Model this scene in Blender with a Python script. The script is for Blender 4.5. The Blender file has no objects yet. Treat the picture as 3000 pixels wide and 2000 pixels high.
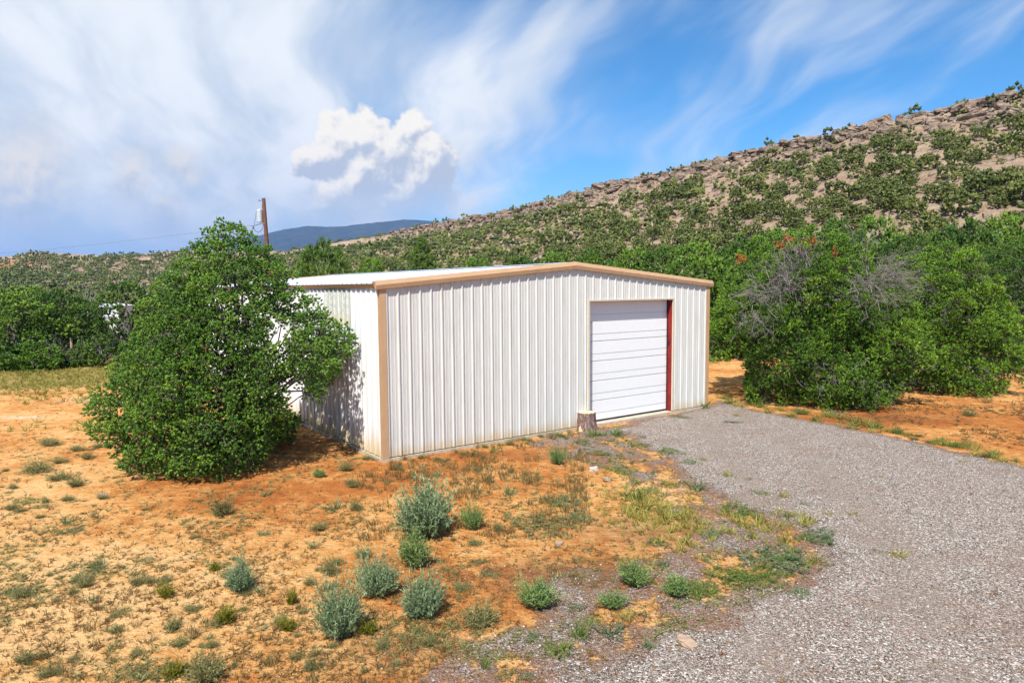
import bpy, math
import numpy as np
from mathutils import Vector, Matrix
rng = np.random.default_rng(11)
SC = bpy.context.scene
COL = SC.collection
R = math.radians

# ------------------------------------------------------------------ camera
PITCH, ROLL, CAMZ, FPX = 0.0787, -0.0074, 4.2048, 2000.0
_c, _s, _cr, _sr = math.cos(PITCH), math.sin(PITCH), math.cos(ROLL), math.sin(ROLL)
FWD = np.array([0, _c, -_s]); UP0 = np.array([0, _s, _c]); RT0 = np.array([1.0, 0, 0])
RT = _cr * RT0 + _sr * UP0; UPV = _cr * UP0 - _sr * RT0
cam = bpy.data.cameras.new('camera'); cam.lens = 24; cam.sensor_width = 36; cam.sensor_fit = 'HORIZONTAL'
cam.clip_start = 0.1; cam.clip_end = 30000
camo = bpy.data.objects.new('camera', cam); COL.objects.link(camo)
camo.matrix_world = Matrix(((RT[0], UPV[0], -FWD[0], 0), (RT[1], UPV[1], -FWD[1], 0), (RT[2], UPV[2], -FWD[2], CAMZ), (0, 0, 0, 1)))
SC.camera = camo
def ray(px, py):
    d = FWD + RT * ((px - 1500) / FPX) + UPV * ((1000 - py) / FPX)
    return d
def gpt(px, py, z=0.0):                       # photo pixel -> point on the ground plane
    d = ray(px, py); t = (z - CAMZ) / d[2]
    return np.array([d[0] * t, d[1] * t, z])
def dpt(px, py, depth):                       # photo pixel at a known depth
    d = ray(px, py); t = depth / d[1]
    return np.array([d[0] * t, depth, CAMZ + d[2] * t])
def project(P):
    P = np.asarray(P, float) - np.array([0, 0, CAMZ])
    D = P @ FWD
    return 1500 + FPX * (P @ RT) / D, 1000 - FPX * (P @ UPV) / D, D

# ------------------------------------------------------------------ node expressions
class E:
    def __init__(s, nt, k): s.nt = nt; s.k = k
    def _m(s, op, *a, clamp=False):
        n = s.nt.nodes.new('ShaderNodeMath'); n.operation = op; n.use_clamp = clamp
        for i, v in enumerate((s,) + a):
            if isinstance(v, E): s.nt.links.new(v.k, n.inputs[i])
            else: n.inputs[i].default_value = v
        return E(s.nt, n.outputs[0])
    def __add__(s, o): return s._m('ADD', o)
    __radd__ = __add__
    def __sub__(s, o): return s._m('SUBTRACT', o)
    def __rsub__(s, o): return s._m('MULTIPLY', -1.0)._m('ADD', o)
    def __mul__(s, o): return s._m('MULTIPLY', o)
    __rmul__ = __mul__
    def __truediv__(s, o): return s._m('DIVIDE', o)
    def pow(s, o): return s._m('POWER', o)
    def max(s, o): return s._m('MAXIMUM', o)
    def min(s, o): return s._m('MINIMUM', o)
    def sqrt(s): return s._m('SQRT')
    def clamp(s): return s._m('ADD', 0.0, clamp=True)
    def ss(s, a, b, lo=0.0, hi=1.0):
        n = s.nt.nodes.new('ShaderNodeMapRange'); n.interpolation_type = 'SMOOTHSTEP'
        s.nt.links.new(s.k, n.inputs[0])
        for i, v in enumerate((a, b, lo, hi)): n.inputs[i + 1].default_value = v
        return E(s.nt, n.outputs[0])
class NT:
    def __init__(s, nt): s.nt = nt; nt.nodes.clear()
    def node(s, t, **kw):
        n = s.nt.nodes.new(t)
        for k, v in kw.items(): setattr(n, k, v)
        return n
    def link(s, a, b): s.nt.links.new(a.k if isinstance(a, E) else a, b)
    def setin(s, n, name, v):
        i = n.inputs[name]
        if isinstance(v, E): s.nt.links.new(v.k, i)
        elif hasattr(v, 'is_output'): s.nt.links.new(v, i)
        else: i.default_value = (*v, 1) if isinstance(v, tuple) and len(v) == 3 and i.type == 'RGBA' else v
    def attr(s, name): return E(s.nt, s.node('ShaderNodeAttribute', attribute_name=name).outputs['Fac'])
    def objco(s): return E(s.nt, s.node('ShaderNodeTexCoord').outputs['Object'])
    def geo(s): return E(s.nt, s.node('ShaderNodeNewGeometry').outputs['Position'])
    def xyz(s, v):
        n = s.node('ShaderNodeSeparateXYZ'); s.link(v, n.inputs[0]); return [E(s.nt, o) for o in n.outputs]
    def vec(s, x, y, z):
        n = s.node('ShaderNodeCombineXYZ')
        for i, v in enumerate((x, y, z)):
            if isinstance(v, E): s.link(v, n.inputs[i])
            else: n.inputs[i].default_value = v
        return E(s.nt, n.outputs[0])
    def noise(s, co, scale, detail=4, rough=0.55, dist=0.0, color=False):
        n = s.node('ShaderNodeTexNoise'); s.link(co, n.inputs['Vector'])
        n.inputs['Scale'].default_value = scale; n.inputs['Detail'].default_value = detail
        n.inputs['Roughness'].default_value = rough; n.inputs['Distortion'].default_value = dist
        return E(s.nt, n.outputs['Color' if color else 'Fac'])
    def voro(s, co, scale, feature='F1', rnd=1.0):
        n = s.node('ShaderNodeTexVoronoi', feature=feature); s.link(co, n.inputs['Vector'])
        n.inputs['Scale'].default_value = scale; n.inputs['Randomness'].default_value = rnd
        return E(s.nt, n.outputs['Distance']), E(s.nt, n.outputs['Color']) if feature != 'DISTANCE_TO_EDGE' else None
    def mix(s, f, a, b, mode='MIX'):
        n = s.node('ShaderNodeMix', data_type='RGBA', blend_type=mode)
        for i, v in ((0, f), (6, a), (7, b)):
            if isinstance(v, E): s.link(v, n.inputs[i])
            else: n.inputs[i].default_value = (*v, 1) if isinstance(v, tuple) else v
        return E(s.nt, n.outputs[2])
    def ramp(s, f, stops, const=False):
        n = s.node('ShaderNodeValToRGB'); s.link(f, n.inputs[0]); e = n.color_ramp.elements
        if const: n.color_ramp.interpolation = 'CONSTANT'
        while len(e) < len(stops): e.new(0.5)
        for el, (p, c) in zip(e, stops): el.position = p; el.color = (*c, 1)
        return E(s.nt, n.outputs[0])
    def bump(s, h, dist, strength=1.0):
        n = s.node('ShaderNodeBump'); s.link(h, n.inputs['Height'])
        n.inputs['Distance'].default_value = dist; n.inputs['Strength'].default_value = strength
        return n.outputs[0]

# ------------------------------------------------------------------ sun and sky
SUN_AZ, SUN_EL = R(196), R(53)
sunv = Vector((math.sin(SUN_AZ) * math.cos(SUN_EL), math.cos(SUN_AZ) * math.cos(SUN_EL), math.sin(SUN_EL)))
sl = bpy.data.lights.new('sun', 'SUN'); sl.energy = 5.0; sl.angle = R(0.53); sl.color = (1.0, 0.955, 0.88)
so = bpy.data.objects.new('sun', sl); COL.objects.link(so); so.location = (0, -20, 60)
so.rotation_euler = sunv.to_track_quat('Z', 'Y').to_euler()
W = bpy.data.worlds.new('World'); SC.world = W; W.use_nodes = True
SC.view_settings.view_transform = 'Standard'; SC.view_settings.look = 'None'
SC.view_settings.gamma = 1.0; SC.view_settings.use_curve_mapping = False
SC.view_settings.exposure = 0.58
SC.cycles.use_adaptive_sampling = True; SC.cycles.adaptive_threshold = 0.025; SC.cycles.adaptive_min_samples = 20
SC.cycles.max_bounces = 4; SC.cycles.diffuse_bounces = 3; SC.cycles.glossy_bounces = 2; SC.cycles.transmission_bounces = 3; SC.cycles.transparent_max_bounces = 4
def build_world():
    t = NT(W.node_tree)
    sky = t.node('ShaderNodeTexSky', sky_type='NISHITA', sun_disc=False, sun_elevation=SUN_EL, sun_rotation=SUN_AZ)
    sky.altitude = 1800; sky.air_density = 1.0; sky.dust_density = 0.5; sky.ozone_density = 2.0
    bg = t.mix(1.0, E(t.nt, sky.outputs[0]), (0.060, 0.126, 0.158), 'MULTIPLY')
    d = E(t.nt, t.node('ShaderNodeTexCoord').outputs['Generated'])
    x, y, z = t.xyz(d)
    def n2(co, scale, det, rough=.58, dist=0.0, color=False):
        n = t.node('ShaderNodeTexNoise', noise_dimensions='2D'); t.link(co, n.inputs['Vector'])
        for k, v in (('Scale', scale), ('Detail', det), ('Roughness', rough), ('Distortion', dist)): n.inputs[k].default_value = v
        return E(t.nt, n.outputs['Color' if color else 'Fac'])
    # high cirrus on a flat layer overhead; the streaks run towards the northern horizon
    zz = z.max(0.0) + 0.16; cx = x / zz; cy = y / zz
    big = n2(t.vec(cx * 0.55 + 4.3, cy * 0.42, 0.0), 1.0, 3)
    cxx = cx + (big - 0.5) * 0.7
    streak = n2(t.vec(cxx * 1.7 + 1.0, cy * 0.30, 0.0), 1.0, 4, .55)
    wisp = n2(t.vec(cxx * 2.6 + cy * 0.7, cy * 0.9, 0.0), 1.0, 4, .60)
    cir = streak.ss(0.40, 0.74) * 0.80 + wisp.ss(0.48, 0.80) * 0.25
    # broad grey-white veil in the west, thinning to the east
    west = (x * -1.0 + y * 0.05).ss(-0.16, 0.50)
    veil = (big * 0.9 + west * 0.80 + (wisp - 0.5) * 0.35 - 0.50).ss(0.0, 0.66) * 0.93
    low = z.ss(0.24, -0.02) * (0.50 + west * 0.5)
    cover = ((cir * (1.0 - veil * 0.6) + veil) * y.ss(-0.30, 0.30, 0.08, 1.0)).max(low).clamp()  # cloud cover thinned in the unseen sky behind the camera to cut fill light
    vc = t.mix((wisp * 0.6 + streak * 0.4).ss(0.36, 0.62), (0.50, 0.60, 0.73), (0.82, 0.855, 0.895))
    vc = t.mix(z.ss(0.0, 0.20), (0.50, 0.60, 0.71), vc)
    vc = t.mix(cir.clamp() * (1.0 - veil), vc, (0.70, 0.75, 0.80))
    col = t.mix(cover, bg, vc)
    # towering cumulus in the north-west, on the plane y = 1
    yy = y.max(0.02); uv = t.vec(x / yy, z / yy, 0.0); v = z / yy
    front = y.ss(0.15, 0.35)
    e1 = n2(uv, 20.0, 4, .6); off = t.node('ShaderNodeVectorMath', operation='ADD'); t.link(uv, off.inputs[0]); off.inputs[1].default_value = (-.006, .012, 0)
    e2 = n2(E(t.nt, off.outputs[0]), 20.0, 4, .6)
    wob = t.vec(n2(uv, 21.0, 4, .62), n2(uv, 13.0, 4, .62), 0.0)
    vm = t.node('ShaderNodeVectorMath', operation='MULTIPLY_ADD'); t.link(wob, vm.inputs[0]); vm.inputs[1].default_value = (.044, .058, 0); vm.inputs[2].default_value = (-.022, -.029, 0)
    va = t.node('ShaderNodeVectorMath', operation='ADD'); t.link(uv, va.inputs[0]); t.link(vm.outputs[0], va.inputs[1])
    def field(bl, shade=True):
        f = sw = sh = None
        for bx, by, br in bl:
            n = t.node('ShaderNodeVectorMath', operation='SUBTRACT'); t.link(va.outputs[0], n.inputs[0]); n.inputs[1].default_value = (bx, by, 0)
            ln = t.node('ShaderNodeVectorMath', operation='LENGTH'); t.link(n.outputs[0], ln.inputs[0])
            q = E(t.nt, ln.outputs['Value']) * (-1.0 / br) + 1.0; f = q if f is None else f.max(q)
            if not shade: continue
            dt = t.node('ShaderNodeVectorMath', operation='DOT_PRODUCT'); t.link(n.outputs[0], dt.inputs[0]); dt.inputs[1].default_value = (-.42 / br, .9 / br, 0)
            w = q.max(0.004); w = w * w; e = w * E(t.nt, dt.outputs['Value'])
            sw = w if sw is None else sw + w; sh = e if sh is None else sh + e
        return (f, sh / sw) if shade else f
    relief = (e1 - e2) * 2.2
    f1 = field([(-.476, .176, .045), (-.545, .160, .055), (-.500, .110, .050), (-.70, .17, .12)], False)
    lit1 = (relief * 0.6 + (v - 0.13) * 6.0).ss(-0.30, 0.50)
    col = t.mix(f1.ss(0.02, 0.95) * front * 0.9, col, t.mix(lit1, (0.50, 0.57, 0.67), (0.84, 0.79, 0.71)))
    f0, s0 = field([(-.245, .214, .042), (-.205, .226, .036), (-.262, .190, .038), (-.141, .224, .032), (-.165, .190, .046), (-.118, .176, .044), (-.290, .180, .026), (-.200, .170, .050), (-.225, .130, .070), (-.150, .125, .075)])
    lit = (relief * 0.9 + s0 * 0.60 + (v - 0.176) * 6.0).ss(-0.30, 0.55)
    cc = t.mix(lit, (0.50, 0.555, 0.645), (0.96, 0.91, 0.82))
    col = t.mix(f0.ss(0.0, 0.22) * front * v.ss(0.085, 0.165), col, cc)
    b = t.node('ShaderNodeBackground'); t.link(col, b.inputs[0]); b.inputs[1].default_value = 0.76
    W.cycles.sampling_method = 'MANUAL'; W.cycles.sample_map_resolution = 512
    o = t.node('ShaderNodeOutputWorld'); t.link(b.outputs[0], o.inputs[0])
build_world()

# ------------------------------------------------------------------ materials
MATS = {}
def material(name, fn):
    m = bpy.data.materials.new(name); m.use_nodes = True; t = NT(m.node_tree)
    p = t.node('ShaderNodeBsdfPrincipled'); o = t.node('ShaderNodeOutputMaterial'); t.link(p.outputs[0], o.inputs[0])
    p.inputs['Roughness'].default_value = 0.9; p.inputs['Specular IOR Level'].default_value = 0.2
    fn(t, p, o); MATS[name] = m; return m
def plain(name, c, rough=0.7, metal=0.0, var=0.12, scale=8.0, spec=0.3):
    def fn(t, p, o):
        n = t.noise(t.objco(), scale, 5)
        t.setin(p, 'Base Color', t.mix(n.ss(0.25, 0.75), tuple(a * (1 - var) for a in c), tuple(min(1, a * (1 + var)) for a in c)))
        p.inputs['Roughness'].default_value = rough; p.inputs['Metallic'].default_value = metal
        p.inputs['Specular IOR Level'].default_value = spec
    return material(name, fn)
def foliage(name, dark, mid, light, trans=0.3, rough=0.55):
    def fn(t, p, o):
        a = t.attr('tint')
        oi = E(t.nt, t.node('ShaderNodeObjectInfo').outputs['Random'])
        c = t.ramp((a * 0.85 + oi * 0.15), [(0.0, dark), (0.5, mid), (1.0, light)])
        t.setin(p, 'Base Color', c); p.inputs['Roughness'].default_value = rough
        p.inputs['Specular IOR Level'].default_value = 0.25
        tr = t.node('ShaderNodeBsdfTranslucent'); t.link(c, tr.inputs[0])
        mx = t.node('ShaderNodeMixShader'); mx.inputs[0].default_value = trans
        t.link(p.outputs[0], mx.inputs[1]); t.link(tr.outputs[0], mx.inputs[2]); t.link(mx.outputs[0], o.inputs[0])
    return material(name, fn)
foliage('pinon_needles', (0.026, 0.064, 0.011), (0.074, 0.165, 0.016), (0.195, 0.315, 0.030), 0.05)
foliage('juniper_leaves', (0.032, 0.070, 0.010), (0.100, 0.200, 0.015), (0.250, 0.380, 0.028), 0.05)
foliage('dark_juniper_leaves', (0.020, 0.048, 0.010), (0.058, 0.120, 0.014), (0.140, 0.220, 0.024), 0.08)
foliage('mid_juniper_leaves', (0.030, 0.066, 0.010), (0.085, 0.170, 0.015), (0.185, 0.290, 0.026), 0.06)
foliage('hill_juniper_leaves', (0.030, 0.042, 0.010), (0.090, 0.112, 0.020), (0.200, 0.220, 0.042), 0.05)
foliage('sage_leaves', (0.125, 0.175, 0.085), (0.255, 0.340, 0.170), (0.400, 0.490, 0.260), 0.25)
foliage('green_brush_leaves', (0.095, 0.150, 0.045), (0.210, 0.300, 0.095), (0.340, 0.440, 0.140), 0.25)
foliage('dull_brush_leaves', (0.125, 0.115, 0.042), (0.235, 0.220, 0.080), (0.360, 0.345, 0.145), 0.2)
foliage('yellow_brush_leaves', (0.110, 0.115, 0.015), (0.220, 0.215, 0.025), (0.350, 0.300, 0.040), 0.25)
foliage('grass_blades', (0.075, 0.115, 0.025), (0.160, 0.220, 0.045), (0.270, 0.320, 0.075), 0.3)
foliage('yellow_grass_blades', (0.150, 0.140, 0.030), (0.300, 0.270, 0.055), (0.460, 0.390, 0.110), 0.25)
foliage('dry_grass_blades', (0.110, 0.075, 0.028), (0.200, 0.140, 0.048), (0.330, 0.240, 0.090), 0.2)
foliage('dark_blades', (0.065, 0.100, 0.040), (0.130, 0.190, 0.080), (0.220, 0.290, 0.125), 0.2)
foliage('dry_weeds', (0.120, 0.060, 0.022), (0.200, 0.115, 0.040), (0.250, 0.200, 0.060), 0.15)
plain('bark', (0.105, 0.088, 0.078), 0.95, var=0.4, scale=14)
plain('grey_twigs', (0.230, 0.200, 0.185), 0.95, var=0.35, scale=5)
plain('rust_leaves', (0.36, 0.11, 0.025), 0.9)
def ribbed(name, base, stain, stain_top, streak=0.0, rough=0.45):
    def fn(t, p, o):
        x, y, z = t.xyz(t.objco())
        w = t.noise(t.vec(x, y, z * 0.12), 7.0, 5, 0.6)
        h = t.noise(t.vec(x, y, 0.0), 2.6, 4, 0.6)
        f = (z * (-1.0 / stain_top) + 1.0 + (h - 0.5) * 1.0 + (w - 0.5) * 0.8).ss(0.12, 1.05)
        c = t.mix(w.ss(0.35, 0.75), base, tuple(a * 0.93 for a in base))
        c = t.mix((w.ss(0.52, 0.75) * streak), c, (0.48, 0.44, 0.36))
        c = t.mix(f * 0.85, c, stain)
        t.setin(p, 'Base Color', c); p.inputs['Roughness'].default_value = rough; p.inputs['Specular IOR Level'].default_value = 0.35
        t.setin(p, 'Normal', t.bump(t.noise(t.vec(x * 2.0, y * 2.0, z * .6), 2.2, 2), 0.02, 0.35))
    return material(name, fn)
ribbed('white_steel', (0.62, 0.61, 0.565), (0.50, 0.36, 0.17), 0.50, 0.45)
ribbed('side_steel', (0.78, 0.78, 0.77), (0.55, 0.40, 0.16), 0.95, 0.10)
def _fg(t, p, o):
    x, y, z = t.xyz(t.objco())
    a = t.noise(t.vec(x, y, z * 0.5), 22.0, 4, 0.7); b = t.noise(t.vec(x, y, z * 0.25), 4.0, 4)
    c = t.mix((a * 0.6 + b * 0.5).ss(0.48, 0.66), (0.66, 0.66, 0.60), (0.40, 0.42, 0.38))
    t.setin(p, 'Base Color', t.mix(z.ss(3.75, 3.25) * b, c, (0.62, 0.52, 0.32))); p.inputs['Roughness'].default_value = 0.6
material('fiberglass', _fg)
plain('tan_trim', (0.50, 0.315, 0.175), 0.45, var=0.05, scale=3, spec=0.4)
plain('cream_trim', (0.58, 0.50, 0.38), 0.5, var=0.06)
plain('roof_steel', (0.66, 0.70, 0.76), 0.42, 0.25, var=0.05, scale=1.5, spec=0.5)
plain('door_white', (0.80, 0.80, 0.785), 0.4, var=0.02, spec=0.4)
plain('red_primer', (0.24, 0.016, 0.013), 0.6, var=0.30, scale=4)
plain('black_rubber', (0.020, 0.020, 0.024), 0.6)
plain('concrete', (0.46, 0.40, 0.31), 0.95, var=0.2, scale=9)
plain('steel_grey', (0.50, 0.54, 0.58), 0.5, 0.2)
plain('pole_wood', (0.155, 0.075, 0.048), 0.9, var=0.35, scale=6)
plain('wire', (0.10, 0.10, 0.11), 0.6)
plain('cut_wood', (0.62, 0.50, 0.31), 0.85, var=0.16, scale=18)
plain('pale_stone', (0.50, 0.47, 0.43), 0.9, var=0.2, scale=9)
plain('tan_stone', (0.36, 0.25, 0.17), 0.9, var=0.2, scale=9)
def _stump(t, p, o):
    x, y, z = t.xyz(t.objco()); q = t.vec(x, y, z * 0.28)
    n = t.noise(q, 26.0, 5, 0.65); n2 = t.noise(q, 9.0, 4)
    t.setin(p, 'Base Color', t.ramp(n * 0.6 + n2 * 0.4, [(0.36, (0.06, 0.032, 0.025)), (0.5, (0.20, 0.12, 0.095)), (0.64, (0.40, 0.31, 0.28))]))
    t.setin(p, 'Normal', t.bump(n, 0.03, 0.9))
material('stump_bark', _stump)
def _rock(t, p, o):
    g = t.geo(); x, y, z = t.xyz(g)
    n = t.noise(t.vec(x, y, z * 3.0), 0.55, 6, 0.65); n2 = t.noise(g, 2.5, 5, 0.6)
    t.setin(p, 'Base Color', t.ramp(n * 0.6 + n2 * 0.4, [(0.33, (0.09, 0.060, 0.042)), (0.5, (0.25, 0.180, 0.128)), (0.68, (0.44, 0.36, 0.28))]))
    t.setin(p, 'Normal', t.bump(n2, 0.35, 0.8))
material('sandstone', _rock)
def gravel_nodes(t, g):
    d1, c1 = t.voro(g, 46.0); d2, c2 = t.voro(g, 84.0)
    pick = t.noise(g, 20.0, 1).ss(0.44, 0.56)
    q, q2, q3 = t.xyz(t.mix(pick, c1, c2))
    col = t.ramp(q, [(0.0, (0.038, 0.030, 0.024)), (0.20, (0.135, 0.102, 0.080)), (0.48, (0.280, 0.222, 0.180)), (0.74, (0.45, 0.385, 0.325)), (1.0, (0.76, 0.71, 0.63))])
    col = t.mix(q2.ss(0.92, 0.97) * 0.8, col, (0.42, 0.14, 0.075))
    hx, hy, hz_ = t.xyz(t.mix(pick, d1, d2))
    return col, (1.0 - hx) * 0.02 + q3 * 0.010
def _gravel(t, p, o):
    g = t.geo(); col, h = gravel_nodes(t, g)
    x, y, z = t.xyz(g)
    col = t.mix((t.noise(g, 0.55, 5, 0.6).ss(0.48, 0.72) * 0.50), col, (0.25, 0.155, 0.105))
    # two compacted wheel tracks curving in towards the door
    q = (x - 5.4) * 0.80 - (y - 12.0) * 0.22 + (y - 12.0) * (y - 12.0) * 0.012 + (t.noise(g, 0.35, 3) - 0.5) * 1.2
    tr = None
    for c in (-0.8, 0.8):
        e = (q - c); e = (e * e * -6.0 + 1.0).max(0.0); tr = e if tr is None else tr + e
    col = t.mix(tr * t.noise(g, 1.4, 4, 0.6).ss(0.30, 0.62) * 0.55, col, (0.30, 0.225, 0.175))
    t.setin(p, 'Base Color', col); t.setin(p, 'Normal', t.bump(h, 1.0, 0.9)); p.inputs['Roughness'].default_value = 0.95
material('gravel', _gravel)
def _ground(t, p, o):
    g = t.geo(); x, y, z = t.xyz(g)
    red = t.attr('red'); lit = t.attr('litter'); pale = t.attr('pale'); hill = t.attr('hill'); gr = t.attr('grass')
    a = t.noise(g, 0.55, 6, 0.62); b = t.noise(g, 3.2, 6, 0.62); c = t.noise(g, 17.0, 5, 0.65); dd = t.noise(g, 60.0, 3, 0.6)
    f = (a * 0.8 + b * 0.75 + c * 0.35 - 0.42 + red * 0.62)
    sand = t.ramp(f, [(0.32, (0.70, 0.425, 0.185)), (0.50, (0.62, 0.320, 0.110)), (0.67, (0.47, 0.180, 0.048)), (0.92, (0.32, 0.095, 0.027))])
    sand = t.mix((c * 0.6 + dd * 0.4).ss(0.56, 0.70) * 0.55, sand, (0.30, 0.125, 0.045))
    sand = t.mix((lit * 0.9 + (b - 0.5) * 1.2 * lit).clamp(), sand, (0.20, 0.088, 0.045))
    sand = t.mix((pale + (b - 0.5) * 1.3 + (a - 0.5) * 0.8).ss(0.42, 0.80), sand, (0.62, 0.54, 0.43))
    sand = t.mix((gr + (b - 0.5) * 1.3 + (c - 0.5) * 0.8).ss(0.45, 0.85) * 0.75, sand, (0.26, 0.225, 0.075))
    v1, vc = t.voro(g, 0.42); n3 = t.noise(g, 0.16, 6, 0.65); n4 = t.noise(g, 0.9, 6, 0.7)
    soil = t.ramp(n3 * 0.5 + n4 * 0.5, [(0.34, (0.19, 0.130, 0.082)), (0.48, (0.345, 0.240, 0.158)), (0.60, (0.44, 0.335, 0.240)), (0.70, (0.50, 0.43, 0.35))])
    hr = t.attr('redhill')
    soil = t.mix(hr, soil, (0.46, 0.185, 0.085))
    gcol, gh = gravel_nodes(t, g); gv = t.attr('gravel')
    gm = (gv + (b - 0.5) * 1.0 + (c - 0.5) * 0.9).ss(0.42, 0.62)
    gcol = t.mix((gv * -1.0 + 1.45 + (a - 0.5) * 1.6 + (b - 0.5) * 0.8).ss(0.35, 1.0) * 0.62, gcol, (0.30, 0.140, 0.070))
    sand = t.mix(gm, sand, gcol)
    t.setin(p, 'Base Color', t.mix(hill, sand, soil))
    h = (b * 0.10 + c * 0.05 + dd * 0.012) * (1.0 - hill * 0.5) + n4 * hill * 0.9 + gh * gm
    t.setin(p, 'Normal', t.bump(h, 1.3, 0.9)); p.inputs['Roughness'].default_value = 1.0
    p.inputs['Specular IOR Level'].default_value = 0.05
material('earth', _ground)
def _mount(t, p, o):
    g = t.geo(); n = t.noise(g, 0.012, 7, 0.65)
    t.setin(p, 'Base Color', t.ramp(n, [(0.35, (0.020, 0.030, 0.026)), (0.62, (0.050, 0.058, 0.045))]))
material('far_forest', _mount)

# ------------------------------------------------------------------ mesh helpers
def mk(name, V, F, mat, parent=None, attrs=None, smooth=False, link=True):
    V = np.ascontiguousarray(V, np.float32).reshape(-1, 3); F = np.ascontiguousarray(F, np.int32)
    me = bpy.data.meshes.new(name); k = F.shape[1]
    me.vertices.add(len(V)); me.vertices.foreach_set('co', V.ravel())
    me.loops.add(F.size); me.loops.foreach_set('vertex_index', F.ravel())
    me.polygons.add(len(F)); me.polygons.foreach_set('loop_start', np.arange(0, F.size, k, dtype=np.int32))
    me.polygons.foreach_set('use_smooth', np.full(len(F), bool(smooth)))
    for a, val in (attrs or {}).items():
        at = me.attributes.new(a, 'FLOAT', 'POINT'); at.data.foreach_set('value', np.ascontiguousarray(val, np.float32))
    me.update(calc_edges=True)
    if mat: me.materials.append(MATS[mat])
    if not link: return me
    return inst(name, me, parent)
def inst(name, me, parent=None, loc=None, rotz=0, scale=None):
    o = bpy.data.objects.new(name, me); COL.objects.link(o)
    if parent: o.parent = parent
    if loc is not None: o.location = [float(a) for a in loc]
    if rotz: o.rotation_euler = (0, 0, float(rotz))
    if scale is not None: o.scale = scale if hasattr(scale, '__len__') else (scale,) * 3
    return o
def tag(o, label=None, cat=None, group=None, kind=None):
    if label: o['label'] = label
    if cat: o['category'] = cat
    if group: o['group'] = group
    if kind: o['kind'] = kind
    return o
def empty(name, loc=(0, 0, 0), rotz=0):
    o = inst(name, None, None, loc, rotz); o.empty_display_size = 0.3; return o
class MB:
    def __init__(s): s.V = []; s.F = []; s.A = []; s.n = 0
    def add(s, V, F, a=None):
        V = np.asarray(V, float).reshape(-1, 3); F = np.asarray(F, int)
        if F.shape[1] == 4: F = np.concatenate([F[:, [0, 1, 2]], F[:, [0, 2, 3]]])
        s.V.append(V); s.F.append(F + s.n); s.n += len(V)
        s.A.append(np.broadcast_to(0.5 if a is None else a, (len(V),)))
        return s
    def box(s, x0, x1, y0, y1, z0, z1):
        V = [(x, y, z) for z in (z0, z1) for y in (y0, y1) for x in (x0, x1)]
        return s.add(V, [(0, 2, 3, 1), (4, 5, 7, 6), (0, 1, 5, 4), (2, 6, 7, 3), (0, 4, 6, 2), (1, 3, 7, 5)])
    def tube(s, P, r, k=6, caps=True):
        P = np.asarray(P, float); n = len(P); r = np.broadcast_to(r, (n,))
        T = np.gradient(P, axis=0); T /= np.linalg.norm(T, axis=1)[:, None] + 1e-9
        ref = np.where(np.abs(T[:, 2:3]) > 0.9, np.array([[1.0, 0, 0]]), np.array([[0, 0, 1.0]]))
        A = np.cross(T, ref); A /= np.linalg.norm(A, axis=1)[:, None] + 1e-9; B = np.cross(T, A)
        th = np.arange(k) * 2 * np.pi / k
        V = P[:, None] + r[:, None, None] * (np.cos(th)[None, :, None] * A[:, None] + np.sin(th)[None, :, None] * B[:, None])
        i = np.arange(n - 1)[:, None] * k; j = np.arange(k)[None]; j2 = (j + 1) % k
        F = np.stack([i + j, i + j2, i + k + j2, i + k + j], -1).reshape(-1, 4)
        s.add(V.reshape(-1, 3), F)
        if caps:
            V2 = np.concatenate([V[0], V[-1], P[[0, -1]]])
            F2 = [(2 * k, (q + 1) % k, q) for q in range(k)] + [(2 * k + 1, k + q, k + (q + 1) % k) for q in range(k)]
            s.add(V2, F2)
        return s
    def extrude(s, prof, path0, path1, closed=True):           # prof: list of 3D offsets swept from path0 to path1
        pr = np.asarray(prof, float); n = len(pr)
        V = np.concatenate([pr + np.asarray(path0), pr + np.asarray(path1)])
        m = n if closed else n - 1
        s.add(V, [(i, (i + 1) % n, n + (i + 1) % n, n + i) for i in range(m)])
        if closed and n >= 3:
            s.add(V, [(0, i + 1, i) for i in range(1, n - 1)] + [(n, n + i, n + i + 1) for i in range(1, n - 1)])
        return s
    def get(s): return np.concatenate(s.V), np.concatenate(s.F), np.concatenate(s.A)
    def build(s, name, mat, parent=None, smooth=False, tint=False):
        V, F, A = s.get(); return mk(name, V, F, mat, parent, {'tint': A} if tint else None, smooth)
    def mesh(s, name, mat, tint=True, smooth=False):
        V, F, A = s.get(); return mk(name, V, F, mat, None, {'tint': A} if tint else None, smooth, link=False)
def vnoise(x, y, seed=0):
    xi = np.floor(x).astype(np.int64); yi = np.floor(y).astype(np.int64); fx = x - xi; fy = y - yi
    fx = fx * fx * (3 - 2 * fx); fy = fy * fy * (3 - 2 * fy)
    def h(a, b):
        q = (a * 374761393 + b * 668265263 + seed * 1442695041) & 0xFFFFFFFF
        q = ((q ^ (q >> 13)) * 1274126177) & 0xFFFFFFFF
        return ((q ^ (q >> 16)) & 0xFFFF) / 65535.0
    return (h(xi, yi) * (1 - fx) + h(xi + 1, yi) * fx) * (1 - fy) + (h(xi, yi + 1) * (1 - fx) + h(xi + 1, yi + 1) * fx) * fy
def fbm(x, y, oct=4, seed=0, gain=0.5):
    s = 0; a = 1; t = 0
    for i in range(oct): s = s + a * vnoise(x * 2 ** i, y * 2 ** i, seed + i * 17); t += a; a *= gain
    return s / t - 0.5
def unit(v): return v / (np.linalg.norm(v, axis=-1, keepdims=True) + 1e-9)

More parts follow.
